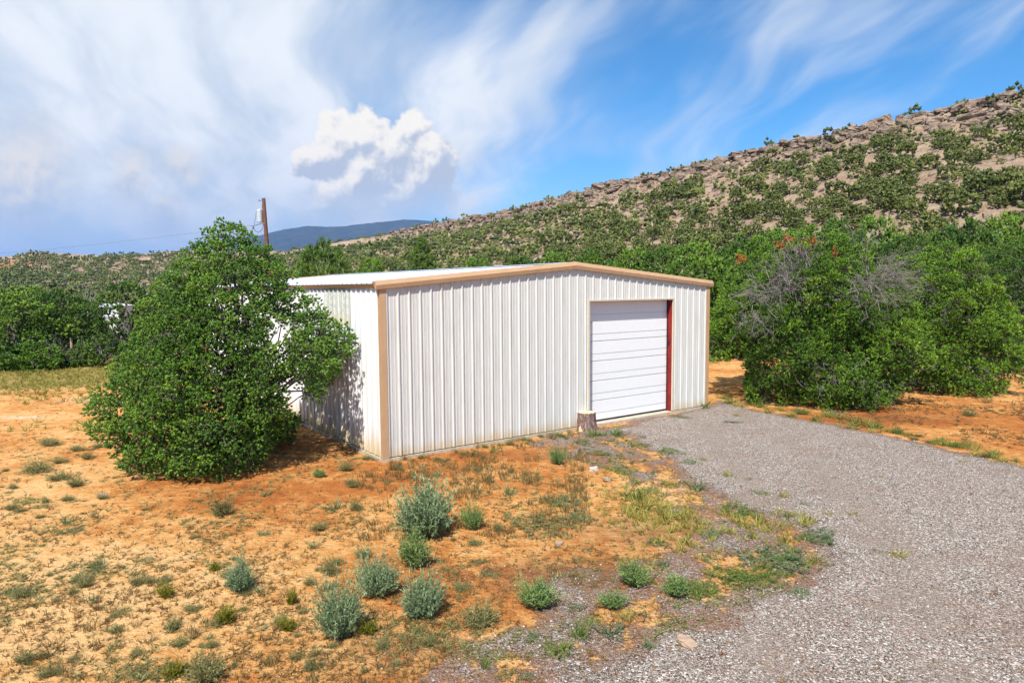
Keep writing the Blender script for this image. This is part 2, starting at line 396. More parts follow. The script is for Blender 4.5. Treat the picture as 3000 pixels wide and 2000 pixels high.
# ------------------------------------------------------------------ terrain
# driveway outline on the ground
DENSE = np.array([gpt(*q)[:2] for q in [(1755, 1258), (1905, 1222), (2075, 1188), (2110, 1172), (2200, 1196), (2330, 1224), (2520, 1258), (2760, 1312), (3000, 1368), (3300, 1440), (3600, 1700)]]
                 + [np.array([16, 4]), np.array([13, -6]), np.array([1.5, -6])] + [gpt(*q)[:2] for q in [(1640, 2060), (1760, 1920), (1905, 1848), (2110, 1770), (2300, 1705), (2390, 1620), (2330, 1545), (2160, 1485), (2010, 1412), (1905, 1330), (1835, 1280)]])
SPARSE = np.array([gpt(*q)[:2] for q in [(1500, 1290), (1690, 1255), (1830, 1250), (2000, 1400), (2200, 1490), (2420, 1600), (2330, 1740), (1900, 1870), (1760, 2020), (1150, 2100), (1180, 1960), (1340, 1860), (1560, 1800), (1500, 1720), (1640, 1640), (1930, 1640), (1990, 1560), (1880, 1440), (1760, 1370), (1600, 1330)]])
def poly_sd(x, y, P):
    d = np.full(x.shape, 1e9); ins = np.zeros(x.shape, bool)
    for a, b in zip(P, np.roll(P, -1, 0)):
        e = b - a; t = np.clip(((x - a[0]) * e[0] + (y - a[1]) * e[1]) / (e @ e), 0, 1)
        d = np.minimum(d, np.hypot(x - a[0] - t * e[0], y - a[1] - t * e[1]))
        c = ((a[1] > y) != (b[1] > y)) & (x < (b[0] - a[0]) * (y - a[1]) / (b[1] - a[1] + 1e-12) + a[0])
        ins ^= c
    return np.where(ins, d, -d)
def crest_from(pts):
    out = []
    for px, py, dep in pts: out.append(dpt(px, py, dep))
    return out
MESA = [np.array(q, float) for q in [(210, 60, 50), (160, 108, 49)]] + crest_from([(3000, 274, 150), (2806, 310, 158), (2653, 338, 166), (2474, 387, 177), (2270, 425, 191),
        (2092, 476, 205), (1913, 517, 221), (1760, 546, 238), (1633, 584, 256), (1454, 630, 290), (1301, 652, 325), (1148, 684, 365), (969, 712, 410), (816, 741, 455), (640, 765, 520)])
WEST = [np.array(q, float) for q in [(-900, 420, 40)]] + crest_from([(-150, 750, 470), (0, 750, 480), (120, 739, 490), (210, 744, 500), (300, 751, 505), (420, 743, 515), (560, 732, 530), (700, 736, 560), (850, 735, 640)])
def ridge(x, y, crest, S, rim):
    best = np.full(x.shape, 1e9); zc = np.zeros(x.shape); side = np.zeros(x.shape)
    for a, b in zip(crest[:-1], crest[1:]):
        dx, dy = b[0] - a[0], b[1] - a[1]; L2 = dx * dx + dy * dy
        t = np.clip(((x - a[0]) * dx + (y - a[1]) * dy) / L2, 0, 1)
        qx, qy = x - (a[0] + t * dx), y - (a[1] + t * dy); d = np.hypot(qx, qy)
        sd = np.sign((dx * (y - a[1]) - dy * (x - a[0])) * (dx * (0 - a[1]) - dy * (0 - a[0])))
        m = d < best; best = np.where(m, d, best); zc = np.where(m, a[2] + t * (b[2] - a[2]), zc); side = np.where(m, sd, side)
    s = best * np.where(side >= 0, 1, -1)
    t = np.clip(1 - s / S, 0, 1)
    face = (t ** 1.22) * (zc - rim) + rim * (1 / (1 + np.exp((s - 3.2) * 1.1)))
    top = zc - np.clip(-s - 15, 0, 500) * 0.05
    return np.where(s > 0, face, np.minimum(top, zc)), s, t
def height(x, y):
    r = np.hypot(x, y)
    h1, s1, t1 = ridge(x, y, MESA, 112.0, 3.6)
    h2, s2, t2 = ridge(x, y, WEST, 230.0, 1.0)
    far = np.clip((r - 34) / 40, 0, 1)
    gul = fbm(x / 26, y / 26, 4, 3) * 4.5 * np.clip(t1 * (1 - t1) * 4, 0, 1) + fbm(x / 60, y / 60, 4, 9) * 11 * np.clip(t2 * (1 - t2) * 4, 0, 1)
    h = np.maximum(h1, h2) + gul
    h = h + far * (fbm(x / 30, y / 30, 3, 5) * 1.2 - 0.1)
    near = 1 - np.clip((r - 30) / 20, 0, 1)
    if (r < 45).any(): near = near * np.clip(-poly_sd(x, y, DENSE) / .7 + .05, .05, 1)
    h = h + near * (fbm(x / 1.7, y / 1.7, 3, 21) * 0.05 + fbm(x / 0.45, y / 0.45, 2, 27) * 0.03)
    return h
def hz(x, y): return float(height(np.array([float(x)]), np.array([float(y)]))[0])

def gravel_field(x, y):
    n = fbm(x / 0.9, y / 0.9, 5, 41, 0.6)
    a = poly_sd(x, y, DENSE) + n * 1.0
    b = np.minimum(poly_sd(x, y, SPARSE) * 0.8, 0.30) + fbm(x / 0.6, y / 0.6, 5, 55, 0.68) * 1.5 - 0.20
    return np.maximum(a, b)
def blob(x, y, px, py, rx, ry):
    c = gpt(px, py); return np.exp(-((x - c[0]) / rx) ** 2 - ((y - c[1]) / ry) ** 2)
def build_ground():
    ang = np.concatenate([np.linspace(-46, 46, 460), np.linspace(49, 311, 70)]); ang = np.radians(ang)
    rad = np.concatenate([[0.01, 0.6, 1.2], np.geomspace(1.8, 9000, 380)])
    A, Rr = np.meshgrid(ang, rad); x = Rr * np.sin(A); y = Rr * np.cos(A)
    z = height(x, y)
    near = (Rr < 45)
    g = np.full(x.shape, -9.0); g[near] = gravel_field(x[near], y[near])
    gd = np.full(x.shape, -9.0); gd[near] = poly_sd(x[near], y[near], DENSE); z = z - np.clip((gd - .9) / 0.6, 0, 1) * 0.04
    gat = np.clip(.5 + g / .9, 0, 1)
    na = len(ang); nr = len(rad)
    i = np.arange(nr - 1)[:, None] * na; j = np.arange(na)[None]; j2 = (j + 1) % na
    F = np.stack([i + j, i + j2, i + na + j2, i + na + j], -1).reshape(-1, 4)[:, ::-1]
    red = 0.34 * blob(x, y, 560, 1450, 3.6, 1.7) + 0.16 * blob(x, y, 1000, 1420, 3.5, 1.3) + 0.45 * blob(x, y, 2500, 1230, 3, 1.0) + 0.35 * blob(x, y, 1300, 1700, 1.6, 1.2) - 0.35 * blob(x, y, 250, 1750, 2.4, 2.0) - 0.35 * blob(x, y, 30, 1480, 3, 2.4) + 0.25 * blob(x, y, 2900, 1230, 5, 4) + 0.3 * blob(x, y, 1350, 1350, 3, 1.5)
    lit = 0.9 * blob(x, y, 1640, 1690, 1.1, 0.55) + 0.7 * blob(x, y, 1950, 1560, 1.5, 0.8) + 0.65 * blob(x, y, 820, 1300, 2.4, 1.8) + 0.5 * blob(x, y, 2600, 1225, 2.5, 0.7) + 0.5 * blob(x, y, 1700, 1330, 2.2, 0.9) + 0.45 * blob(x, y, 1200, 1900, 1.0, .5) + 0.4 * blob(x, y, 1820, 1700, 1.2, .7)
    pale = 0.72 * blob(x, y, 40, 1222, 2.8, 0.7) + 0.62 * blob(x, y, 250, 1172, 1.9, 0.8) + 0.45 * blob(x, y, 160, 1140, 4, 1.2)
    gr = 1.0 * blob(x, y, 60, 1110, 12, 5.0) + 0.7 * blob(x, y, 240, 1090, 4, 4.5) + 0.5 * blob(x, y, 120, 1250, 2.4, 1.0) + 0.7 * blob(x, y, 2250, 1210, 4, .7)
    r = np.hypot(x, y)
    hill = np.clip((r - 44) / 18, 0, 1)
    c0 = dpt(20, 803, 440); redh = np.exp(-((x - c0[0]) / 13) ** 2 - ((y - c0[1]) / 22) ** 2) + 0.75 * (1 - np.clip((r - 60) / 35, 0, 1))
    o = mk('ground', np.stack([x, y, z], -1), F, 'earth', None, {k: np.clip(v, 0 if k != 'red' else -1, 1).ravel() for k, v in dict(red=red, litter=lit, pale=pale, hill=hill, grass=gr, redhill=redh, gravel=gat).items()}, smooth=True)
    tag(o, kind='structure')
build_ground()
def build_driveway():
    st = 0.07; xs = np.arange(-4, 24, st); ys = np.arange(-6, 30, st)
    X, Y = np.meshgrid(xs, ys); g = poly_sd(X, Y, DENSE) - .35 + fbm(X / 0.9, Y / 0.9, 5, 41, 0.6) * .8
    keep = g[:-1, :-1] > 0
    n = len(xs); i, j = np.nonzero(keep); a = i * n + j
    F = np.stack([a, a + 1, a + n + 1, a + n], -1)
    Z = height(X, Y) + 0.010 + fbm(X / .15, Y / .15, 2, 77) * 0.006 - np.clip(.2 - g, 0, .2) * .03
    V = np.stack([X, Y, Z], -1).reshape(-1, 3)
    # snap outline points on to the zero line a little so that edges are not stair-stepped
    gx = np.gradient(g, st, axis=1); gy = np.gradient(g, st, axis=0); gn = np.maximum(gx * gx + gy * gy, 0.25)
    edge = np.abs(g) < 0.06
    V[:, 0] -= np.where(edge, np.clip(g * gx / gn, -.03, .03), 0).ravel(); V[:, 1] -= np.where(edge, np.clip(g * gy / gn, -.03, .03), 0).ravel()
    used = np.unique(F); mp = np.zeros(len(V), int); mp[used] = np.arange(len(used))
    o = mk('gravel_driveway', V[used], mp[F], 'gravel', None, None, smooth=True)
    tag(o, kind='structure')
build_driveway()
def build_mountain():
    prof = [(300, 770), (480, 745), (560, 726), (660, 700), (760, 690), (830, 672), (900, 662), (960, 665), (1020, 661), (1075, 655), (1130, 649), (1180, 644), (1240, 645), (1300, 652), (1380, 660), (1500, 668), (1700, 690), (1900, 720)]
    D = 5200.0; top = np.array([dpt(px, py, D) for px, py in prof])
    xs = np.linspace(top[0, 0], top[-1, 0], 260); zt = np.interp(xs, top[:, 0], top[:, 2]); nv = 60
    t = np.linspace(0, 1, nv)[:, None]
    X = np.broadcast_to(xs, (nv, 260)); Y = D - 1500 + t * 1500 + 0 * X
    Z = zt * t ** 1.1 + fbm(X / 300, Y / 300, 5, 8) * 130 * np.sin(t * np.pi) + fbm(X / 60, Y / 60, 3, 4) * 10
    B = np.stack([X, Y + t * 0, Z], -1)
    back = np.stack([xs, np.full(260, D + 1500), np.full(260, -20.)], -1)[None]
    V = np.concatenate([B, back]); n = 260
    i = np.arange(nv)[:, None] * n; j = np.arange(n - 1)[None]
    F = np.stack([i + j, i + j + 1, i + n + j + 1, i + n + j], -1).reshape(-1, 4)
    tag(mk('mountain', V.reshape(-1, 3), F, 'far_forest', smooth=True), kind='structure')
build_mountain()

# ------------------------------------------------------------------ the metal barn
BX, BY, TH = -3.1348, 16.3142, 0.9443
BW, BL, HE, RISE = 12.19, 18.29, 4.377, 0.533
def btop(u): return HE - 0.10 + RISE * (1 - abs(u - BW / 2) / (BW / 2))
def rib_profile(u0, u1):
    pts = []
    k0 = int(math.floor(u0 / 0.3048)) - 1; k1 = int(math.ceil(u1 / 0.3048)) + 1
    for k in range(k0, k1):
        c = k * 0.3048 + 0.1524
        pts += [(c - .034, 0), (c - .013, .034), (c + .013, .034), (c + .034, 0)]
        for q in (-.1016, .1016):
            pts += [(c + q * 1.0 - .020 + (0 if q < 0 else 0), 0), (c + q - .010, .006), (c + q + .010, .006), (c + q + .020, 0)]
    pts.sort()
    out = [(u0, np.interp(u0, [p[0] for p in pts], [p[1] for p in pts]))] + [p for p in pts if u0 + 1e-4 < p[0] < u1 - 1e-4] + [(u1, np.interp(u1, [p[0] for p in pts], [p[1] for p in pts]))]
    return out
def sheet(u0, u1, zb, zt, extra=0.0):             # ribbed sheet, local: x along the wall, -y outward, z up
    pr = rib_profile(u0, u1)
    if not callable(zt): q = zt; zt = lambda u: q
    mid = BW / 2
    if u0 < mid < u1 and extra == 0.0: pr = sorted(pr + [(mid, np.interp(mid, [p[0] for p in pr], [p[1] for p in pr]))])
    n = len(pr)
    V = [(u, -h - extra, zb) for u, h in pr] + [(u, -h - extra, zt(u)) for u, h in pr]
    m = MB(); m.add(V, [(i, i + 1, n + i + 1, n + i) for i in range(n - 1)])
    return m
def build_barn():
    b = empty('metal_barn', (BX, BY, 0), math.pi / 2 - TH)
    tag(b, 'white ribbed metal barn with tan trim and a roll-up door', 'barn')
    D0, D1, DH = 6.70, 10.38, 3.78
    z0 = 0.10
    fnd = MB().box(-.05, BW + .05, -.05, BL + .05, -.5, .075); fnd.build('foundation_slab', 'concrete', b)
    edges = [k * 0.9144 for k in range(14)]; edges[-1] = min(edges[-1], BW)
    if edges[-1] < BW - 0.02: edges.append(BW)
    for a, c in zip(edges[:-1], edges[1:]):
        segs = []
        if c <= D0 or a >= D1: segs = [(a, c, z0)]
        else:
            if a < D0: segs.append((a, D0, z0))
            segs.append((max(a, D0), min(c, D1), DH))
            if c > D1: segs.append((D1, c, z0))
        for q0, q1, zz in segs: sheet(q0, q1, zz, btop).build('wall_panel', 'white_steel', b)
    # back wall
    for a, c in zip(edges[:-1], edges[1:]):
        o = sheet(a, c, z0, btop).build('wall_panel', 'white_steel', b); o.location = (BW, BL, 0); o.rotation_euler = (0, 0, math.pi)
    # side walls: sheets are made along x then turned
    le = [k * 0.9144 for k in range(21)]
    full = sheet(0, .9144, z0, HE - .15, 1e-6).mesh('wall_panel', 'side_steel', False)
    low = sheet(0, .9144, z0, 3.29, 1e-6).mesh('wall_panel', 'side_steel', False)
    lite = sheet(0, .9144, 3.25, HE - .15, .006).mesh('light_panel', 'fiberglass', False)
    for k in range(20):
        me = low if k in (2, 3) else full
        o = inst('wall_panel', me, b, (0, BL - (BL - le[k + 1]), 0)); o.rotation_euler = (0, 0, -math.pi / 2)
        if k in (2, 3):
            q = inst('light_panel', lite, b, (0, le[k + 1], 0)); q.rotation_euler = (0, 0, -math.pi / 2)
            q['label'] = 'weathered translucent fibreglass panel below the eave'
        o = inst('wall_panel', full, b, (BW, le[k], 0)); o.rotation_euler = (0, 0, math.pi / 2)
    # roof: sheets with ribs from eave to ridge
    def roofsheet(sgn):
        pr = rib_profile(0, .9144); n = len(pr); sl = RISE / (BW / 2)
        ue = -0.13; V = []
        for uu in (ue, BW / 2 - 0.003):
            zz = HE - 0.045 + (uu) * sl
            V += [((uu if sgn > 0 else BW - uu), p, zz + h) for p, h in pr]
        return MB().add(V, [(i, i + 1, n + i + 1, n + i) for i in range(n - 1)]).mesh('roof_panel', 'roof_steel', False)
    for sgn in (1, -1):
        me = roofsheet(sgn)
        for k in range(20): inst('roof_panel', me, b, (0, le[k], 0))
    rc = MB().extrude([(-.22, 0, -.022), (0, 0, .0), (.22, 0, -.022), (.22, 0, -.03), (0, 0, -.008), (-.22, 0, -.03)], (BW / 2, .05, HE + RISE + .018), (BW / 2, BL, HE + RISE + .018))
    rc.build('ridge_cap', 'roof_steel', b)
    # rake trim: folded section swept along each slope, front and back
    prof = [(0, .10, -.005), (0, -.065, .012), (0, -.115, -.095), (0, -.092, -.195), (0, -.045, -.200), (0, -.045, -.02), (0, .10, -.015)]
    for v0, f in ((0.0, 1), (BL, -1)):
        pf = [(x, y * f, z) for x, y, z in prof]
        for ua, ub in ((-.15, BW / 2 - .17), (BW + .15, BW / 2 + .17)):
            za = HE + RISE * (1 - abs(ua - BW / 2) / (BW / 2)) + .012; zb = HE + RISE * (1 - abs(ub - BW / 2) / (BW / 2)) + .012
            MB().extrude(pf, (ua, v0, za), (ub, v0, zb)).build('rake_trim', 'tan_trim', b)
        pk = MB(); pc = [(x, y * f * 1.04 - .004 * f, z + .004) for x, y, z in prof]
        zc = HE + RISE + .012; ze = HE + RISE * (1 - .17 / (BW / 2)) + .012
        pk.extrude(pc, (BW / 2 - .178, v0, ze), (BW / 2, v0, zc)); pk.extrude(pc, (BW / 2, v0, zc), (BW / 2 + .178, v0, ze))
        pk.build('peak_cap', 'tan_trim', b)
    for s, uo in ((1, 0.0), (-1, BW)):
        MB().extrude([(-.105 * s + uo, 0, HE - .065), (-.045 * s + uo, 0, HE - .155), (-.036 * s + uo, 0, HE - .155), (-.036 * s + uo, 0, HE - .065)], (0, .0, 0), (0, BL, 0)).build('eave_trim', 'tan_trim', b)
    # corner trims (L sections)
    for cu, cv, su, sv in ((0, 0, 1, 1), (BW, 0, -1, 1), (0, BL, 1, -1), (BW, BL, -1, -1)):
        o_ = .041; w = .125
        pr = [(cu - o_ * su, cv - o_ * sv, 0), (cu + w * su, cv - o_ * sv, 0), (cu + w * su, cv - .002 * sv, 0), (cu - .002 * su, cv - .002 * sv, 0), (cu - .002 * su, cv + .07 * sv, 0), (cu - o_ * su, cv + .07 * sv, 0)]
        MB().extrude(pr, (0, 0, z0 - .02), (0, 0, HE - .17)).build('corner_trim', 'tan_trim', b)
    # door opening
    for name, a in (('jamb', (D0 - .09, D0, .004, .34, .08, DH + .08)), ('jamb', (D1, D1 + .09, .004, .34, .08, DH + .08)), ('header', (D0, D1, .004, .34, DH, DH + .08))):
        MB().box(*a).build(name, 'red_primer', b)
    for name, a in (('opening_trim', (D0 - .055, D0 + .004, -.040, .012, z0, DH)), ('opening_trim', (D1 - .004, D1 + .055, -.040, .012, z0, DH)), ('opening_trim', (D0 - .055, D1 + .055, -.041, .012, DH - .004, DH + .045))):
        MB().box(*a).build(name, 'cream_trim', b)
    door = MB().box(D0 + .012, D1 - .012, .047, .06, .09, DH - .004).build('overhead_door', 'door_white', b); door.location = (0, .235, 0)
    zl = .13; n = 6; hsec = (DH - zl) / n
    for k in range(n):
        za = zl + k * hsec; zb = za + hsec - .006; g = za + hsec * .345
        pr = [(0, .045, za), (0, .010, za), (0, 0, za + .012), (0, 0, g - .014), (0, .022, g - .009), (0, .022, g + .009), (0, 0, g + .014), (0, 0, zb - .018), (0, .022, zb - .010), (0, .045, zb)]
        MB().extrude(pr, (D0 + .012, 0, 0), (D1 - .012, 0, 0)).build('door_section', 'door_white', door)
    MB().box(D0 + .012, D1 - .012, .006, .04, .082, .126).build('bottom_seal', 'black_rubber', door)
    MB().box(D0 + .0, D0 + .030, -.03, .05, .08, DH).build('weather_strip', 'black_rubber', b).location = (0, .235, 0)
    MB().box(D1 - .022, D1 - .001, .195, .225, .08, DH).build('weather_strip', 'black_rubber', b)
    lt = MB().box(D1 - .035, D1, .12, .19, 2.33, 2.40).box(D1 - .02, D1, .15, .175, 2.24, 2.33); lt.build('latch', 'black_rubber', b)
build_barn()

# ------------------------------------------------------------------ vegetation generators
def blades(m, P, D, n, ln, wd, spread, rg, tint, along=0.0):
    """n pointed leaf faces per tuft at P, pointing round D."""
    N = len(P); P = np.repeat(P, n, 0); D = np.repeat(D, n, 0); T = np.repeat(tint, n)
    d = unit(D + rg.normal(0, spread, (N * n, 3)))
    L = ln * rg.uniform(.7, 1.25, (N * n, 1)); w = unit(np.cross(d, rg.normal(0, 1, (N * n, 3)))) * wd * rg.uniform(.7, 1.2, (N * n, 1))
    b = P + D * rg.uniform(-along, along, (N * n, 1))
    V = np.stack([b - w * .68, b + w * .68, b + d * L], 1).reshape(-1, 3)
    m.add(V, np.arange(3 * N * n).reshape(-1, 3), np.repeat(np.clip(T + rg.normal(0, .10, N * n), 0, 1), 3))
def nubs(m, P, D, r, ln, rg, tint):
    """one small solid bud of leaves per tuft: an uneven eight-faced nub pointing along D"""
    N = len(P); A = unit(np.cross(D, rg.normal(0, 1, (N, 3)))); B = np.cross(D, A)
    q = lambda: r * rg.uniform(.7, 1.3, (N, 1))
    V = np.stack([P - D * ln * .35, P + A * q() + D * ln * .2, P + B * q() + D * ln * .25, P - A * q() + D * ln * .2, P - B * q() + D * ln * .25, P + D * ln * rg.uniform(.75, 1.15, (N, 1))], 1).reshape(-1, 3)
    F = np.array([(0, 2, 1), (0, 3, 2), (0, 4, 3), (0, 1, 4), (5, 1, 2), (5, 2, 3), (5, 3, 4), (5, 4, 1)])
    m.add(V, (np.arange(N)[:, None, None] * 6 + F[None]).reshape(-1, 3), np.repeat(np.clip(tint + rg.normal(0, .08, N), 0, 1), 6))
def poisson(cand, dmin, rg, limit=10 ** 9):
    cell = {}; out = []
    for q in cand:
        k = tuple((q // dmin).astype(int)); ok = True
        for dx in (-1, 0, 1):
            for dy in (-1, 0, 1):
                for dz in (-1, 0, 1):
                    for p in cell.get((k[0] + dx, k[1] + dy, k[2] + dz), ()):
                        if (p[0] - q[0]) ** 2 + (p[1] - q[1]) ** 2 + (p[2] - q[2]) ** 2 < dmin * dmin: ok = False; break
                    if not ok: break
                if not ok: break
            if not ok: break
        if ok:
            cell.setdefault(k, []).append(q); out.append(q)
            if len(out) >= limit: break
    return np.array(out)
def curve(a, b, rg, n=5, sag=0.0, wig=0.06):
    t = np.linspace(0, 1, n)[:, None]; L = np.linalg.norm(b - a)
    P = a + (b - a) * t; P[:, 2] += sag * L * np.sin(t[:, 0] * np.pi)
    P[1:-1] += rg.normal(0, wig * L, (n - 2, 3)); return P
def gen_tree(rg, Rfun, H, centre, dmin, crad, ntuft, leaf, limbs=26, inner=.62, keep=None, stems=3, trunk_r=.16, fl=.0, ncand=9000, upb=.35, twig=True, limb_r=.05, jit=.10, patch=.0, pscale=.8):
    """crown radius Rfun(z, az); returns (wood MB, leaf MB). Tree stands at the origin."""
    z = rg.uniform(0.02, 1, ncand) * H; az = rg.uniform(-np.pi, np.pi, ncand); Rz = Rfun(z, az)
    p = rg.uniform(0, 1, ncand) < (Rz / Rz.max()) ** 1.0; z, az, Rz = z[p], az[p], Rz[p]
    ph = rg.uniform(0, 6, 3)
    lob = 1 + jit * (np.sin(az * 3 + z * 1.1 + ph[0]) + .8 * np.sin(az * 5 - z * 2.1 + ph[1]) + .7 * np.sin(az * 9 + z * 3.3 + ph[2]))
    rr = Rz * lob * (inner + (1 - inner) * rg.uniform(0, 1, len(z)) ** .55)
    C = np.stack([centre[0] + rr * np.sin(az), centre[1] + rr * np.cos(az), z], -1)
    if keep is not None: C = C[rg.uniform(0, 1, len(C)) < keep(C)]
    if patch:
        q = fbm((C[:, 0] + C[:, 2] * .37) / pscale + 9, (C[:, 1] * .8 - C[:, 2] * .9) / pscale + 9, 2, int(ph[0] * 100)) + fbm((C[:, 2] + C[:, 1] * .3) / pscale, (C[:, 0] - C[:, 1] * .5) / pscale, 2, int(ph[1] * 100))
        C = C[q > np.quantile(q, patch)]
    C = poisson(C, dmin, rg)
    wood = MB(); leafm = MB()
    tops = []
    for k in range(stems):
        top = np.array([centre[0] * .7 + rg.normal(0, .12 * H * (k > 0)), centre[1] * .7 + rg.normal(0, .12 * H * (k > 0)), H * (.86 if k == 0 else rg.uniform(.55, .75))])
        P = curve(np.array([rg.normal(0, .05), rg.normal(0, .05), -.15]), top, rg, 8, 0, .025); tops.append(P)
        wood.tube(P, np.linspace(trunk_r * (1 if k == 0 else .7), .02, 8), 7)
    T = np.concatenate(tops)
    ends = C[rg.choice(len(C), min(limbs, len(C)), replace=False)]
    nodes = [T]
    for e in ends:
        hb = np.clip(e[2] * rg.uniform(.35, .7), .1, H * .8); a = T[np.argmin(np.abs(T[:, 2] - hb) + rg.uniform(0, .3, len(T)))]
        P = curve(a, a + (e - a) * .86, rg, 6, rg.uniform(-.10, .06), .045); nodes.append(P[2:])
        wood.tube(P, np.linspace(limb_r, limb_r * .3, 6), 5, False)
    Nn = np.concatenate(nodes)
    tc = rg.uniform(.25, .75, len(C))
    out = unit(C - np.array([centre[0], centre[1], H * .35]))
    for c in C:
        d2 = ((Nn - c) ** 2).sum(1) + 0.6 * np.maximum(0, Nn[:, 2] - c[2] + .1) ** 2
        a = Nn[np.argmin(d2)]
        P = curve(a, c, rg, 4, rg.uniform(-.12, .04), .07); wood.tube(P, np.linspace(limb_r * .30, limb_r * .10, 4), 3, False)
    n = ntuft
    O = np.repeat(out, n, 0); Cc = np.repeat(C, n, 0)
    dirs = unit(rg.normal(0, 1, (len(Cc), 3)) + O * .75 + np.array([0, 0, upb]))
    P = Cc + dirs * crad * np.repeat(rg.uniform(.75, 1.25, len(C)), n)[:, None] * (rg.uniform(.0, 1.0, (len(Cc), 1)) ** .45) * np.array([1, 1, .85])
    P = P[:, :]; ok = P[:, 2] > .04
    tt = np.clip(np.repeat(tc, n) + rg.normal(0, .12, len(Cc)), 0, 1)
    D = unit(dirs + O * .3 + np.array([0, 0, .25]))
    if twig:
        sel = rg.uniform(0, 1, len(P)) < .45
        a = Cc[sel]; bb = P[sel]; w = unit(np.cross(bb - a, rg.normal(0, 1, a.shape))) * limb_r * .11
        V = np.stack([a - w, a + w, bb], 1).reshape(-1, 3); wood.add(V, np.arange(len(V)).reshape(-1, 3))
    nb, ln, wd, spr, al, nr, nl = leaf
    nubs(leafm, P[ok], D[ok], nr, nl, rg, tt[ok]); blades(leafm, P[ok] + D[ok] * nl * .3, D[ok], nb, ln, wd, spr, rg, tt[ok], al)
    return wood, leafm, C
def tree(name, loc, wood, leafm, leafmat, label, group=None, barkmat='bark', rotz=0):
    e = empty(name, loc, rotz); tag(e, label, 'tree', group)
    w = wood.build('trunk', barkmat, e, smooth=True); c = leafm.build('crown', leafmat, e, tint=True)
    return e

# --- foreground pinyon beside the barn wall
def hero():
    rg = np.random.default_rng(5)
    base = np.array([-6.86, 16.85]); H = 5.7
    zt = np.array([0, .25, .7, 1.35, 2.1, 2.9, 3.7, 4.4, 5.1, 5.45, 5.8])
    RL = np.array([1.7, 2.2, 2.65, 2.85, 2.65, 2.3, 1.9, 1.5, .95, .62, .12])      # towards camera left
    RRt = np.array([.3, .55, 1.0, 1.75, 2.45, 2.6, 1.75, 1.35, .9, .6, .12])   # towards camera right
    RF = np.array([2.25, 2.65, 2.85, 2.8, 2.6, 2.3, 1.9, 1.5, .95, .6, .12])
    def Rf(z, az):
        s = np.sin(az); l = np.interp(z, zt, RL); r = np.interp(z, zt, RRt); f = np.interp(z, zt, RF)
        side = np.where(s < 0, l, r); return np.abs(s) * side + (1 - np.abs(s)) * f
    def keep(C):
        px, py, _ = project(C + np.array([base[0], base[1], 0]))
        gap = np.exp(-((px - 815) / 85) ** 2 - ((py - 985) / 125) ** 2) * 1.08 + np.exp(-((px - 865) / 80) ** 2 - ((py - 1175) / 90) ** 2) * 1.15
        und = np.exp(-((px - 760) / 110) ** 2 - ((py - 1350) / 60) ** 2) * .8
        return np.clip(1 - gap - und, .0, 1)
    w, l, C = gen_tree(rg, Rf, H, (0, 0), .345, .27, 38, (6, .056, .015, .95, .02, .031, .056), limbs=90, inner=.40, keep=keep, stems=4, trunk_r=.17, ncand=40000, limb_r=.045, jit=.06, patch=.02, pscale=.70)
    tree('pinyon_tree', (base[0], base[1], hz(*base)), w, l, 'pinon_needles', 'big bushy green pinyon pine leaning on the left wall of the white barn')
hero()

def rounded(rad, H, skirt=.75, top=.25, sharp=1.0):
    zt = np.array([0, .12, .3, .5, .7, .85, .95, 1.0]) * H
    rr = np.array([skirt, .92, 1.0, .95, .80, .58, .36, top * .5]) * rad
    return lambda z, az: np.interp(z, zt, rr)
def cone(rad, H):
    zt = np.array([0, .1, .25, .5, .75, .92, 1.0]) * H; rr = np.array([.6, .9, 1.0, .86, .6, .32, .05]) * rad
    return lambda z, az: np.interp(z, zt, rr)
def dead_spray(m, rg, a, d, n, L, r0=.012):
    for k in range(n):
        dd = unit(d + rg.normal(0, .42, 3)); st = a + rg.normal(0, .28, 3); b = st + dd * L * rg.uniform(.5, 1.25)
        P = curve(st, b, rg, 5, rg.uniform(-.15, .12), .07); m.tube(P, np.linspace(r0, r0 * .3, 5), 3, False)
        for q in range(3):
            s0 = P[rg.integers(1, 4)]; P2 = curve(s0, s0 + unit(dd + rg.normal(0, .6, 3)) * L * .35, rg, 3, 0, .06); m.tube(P2, np.linspace(r0 * .5, r0 * .2, 3), 3, False)
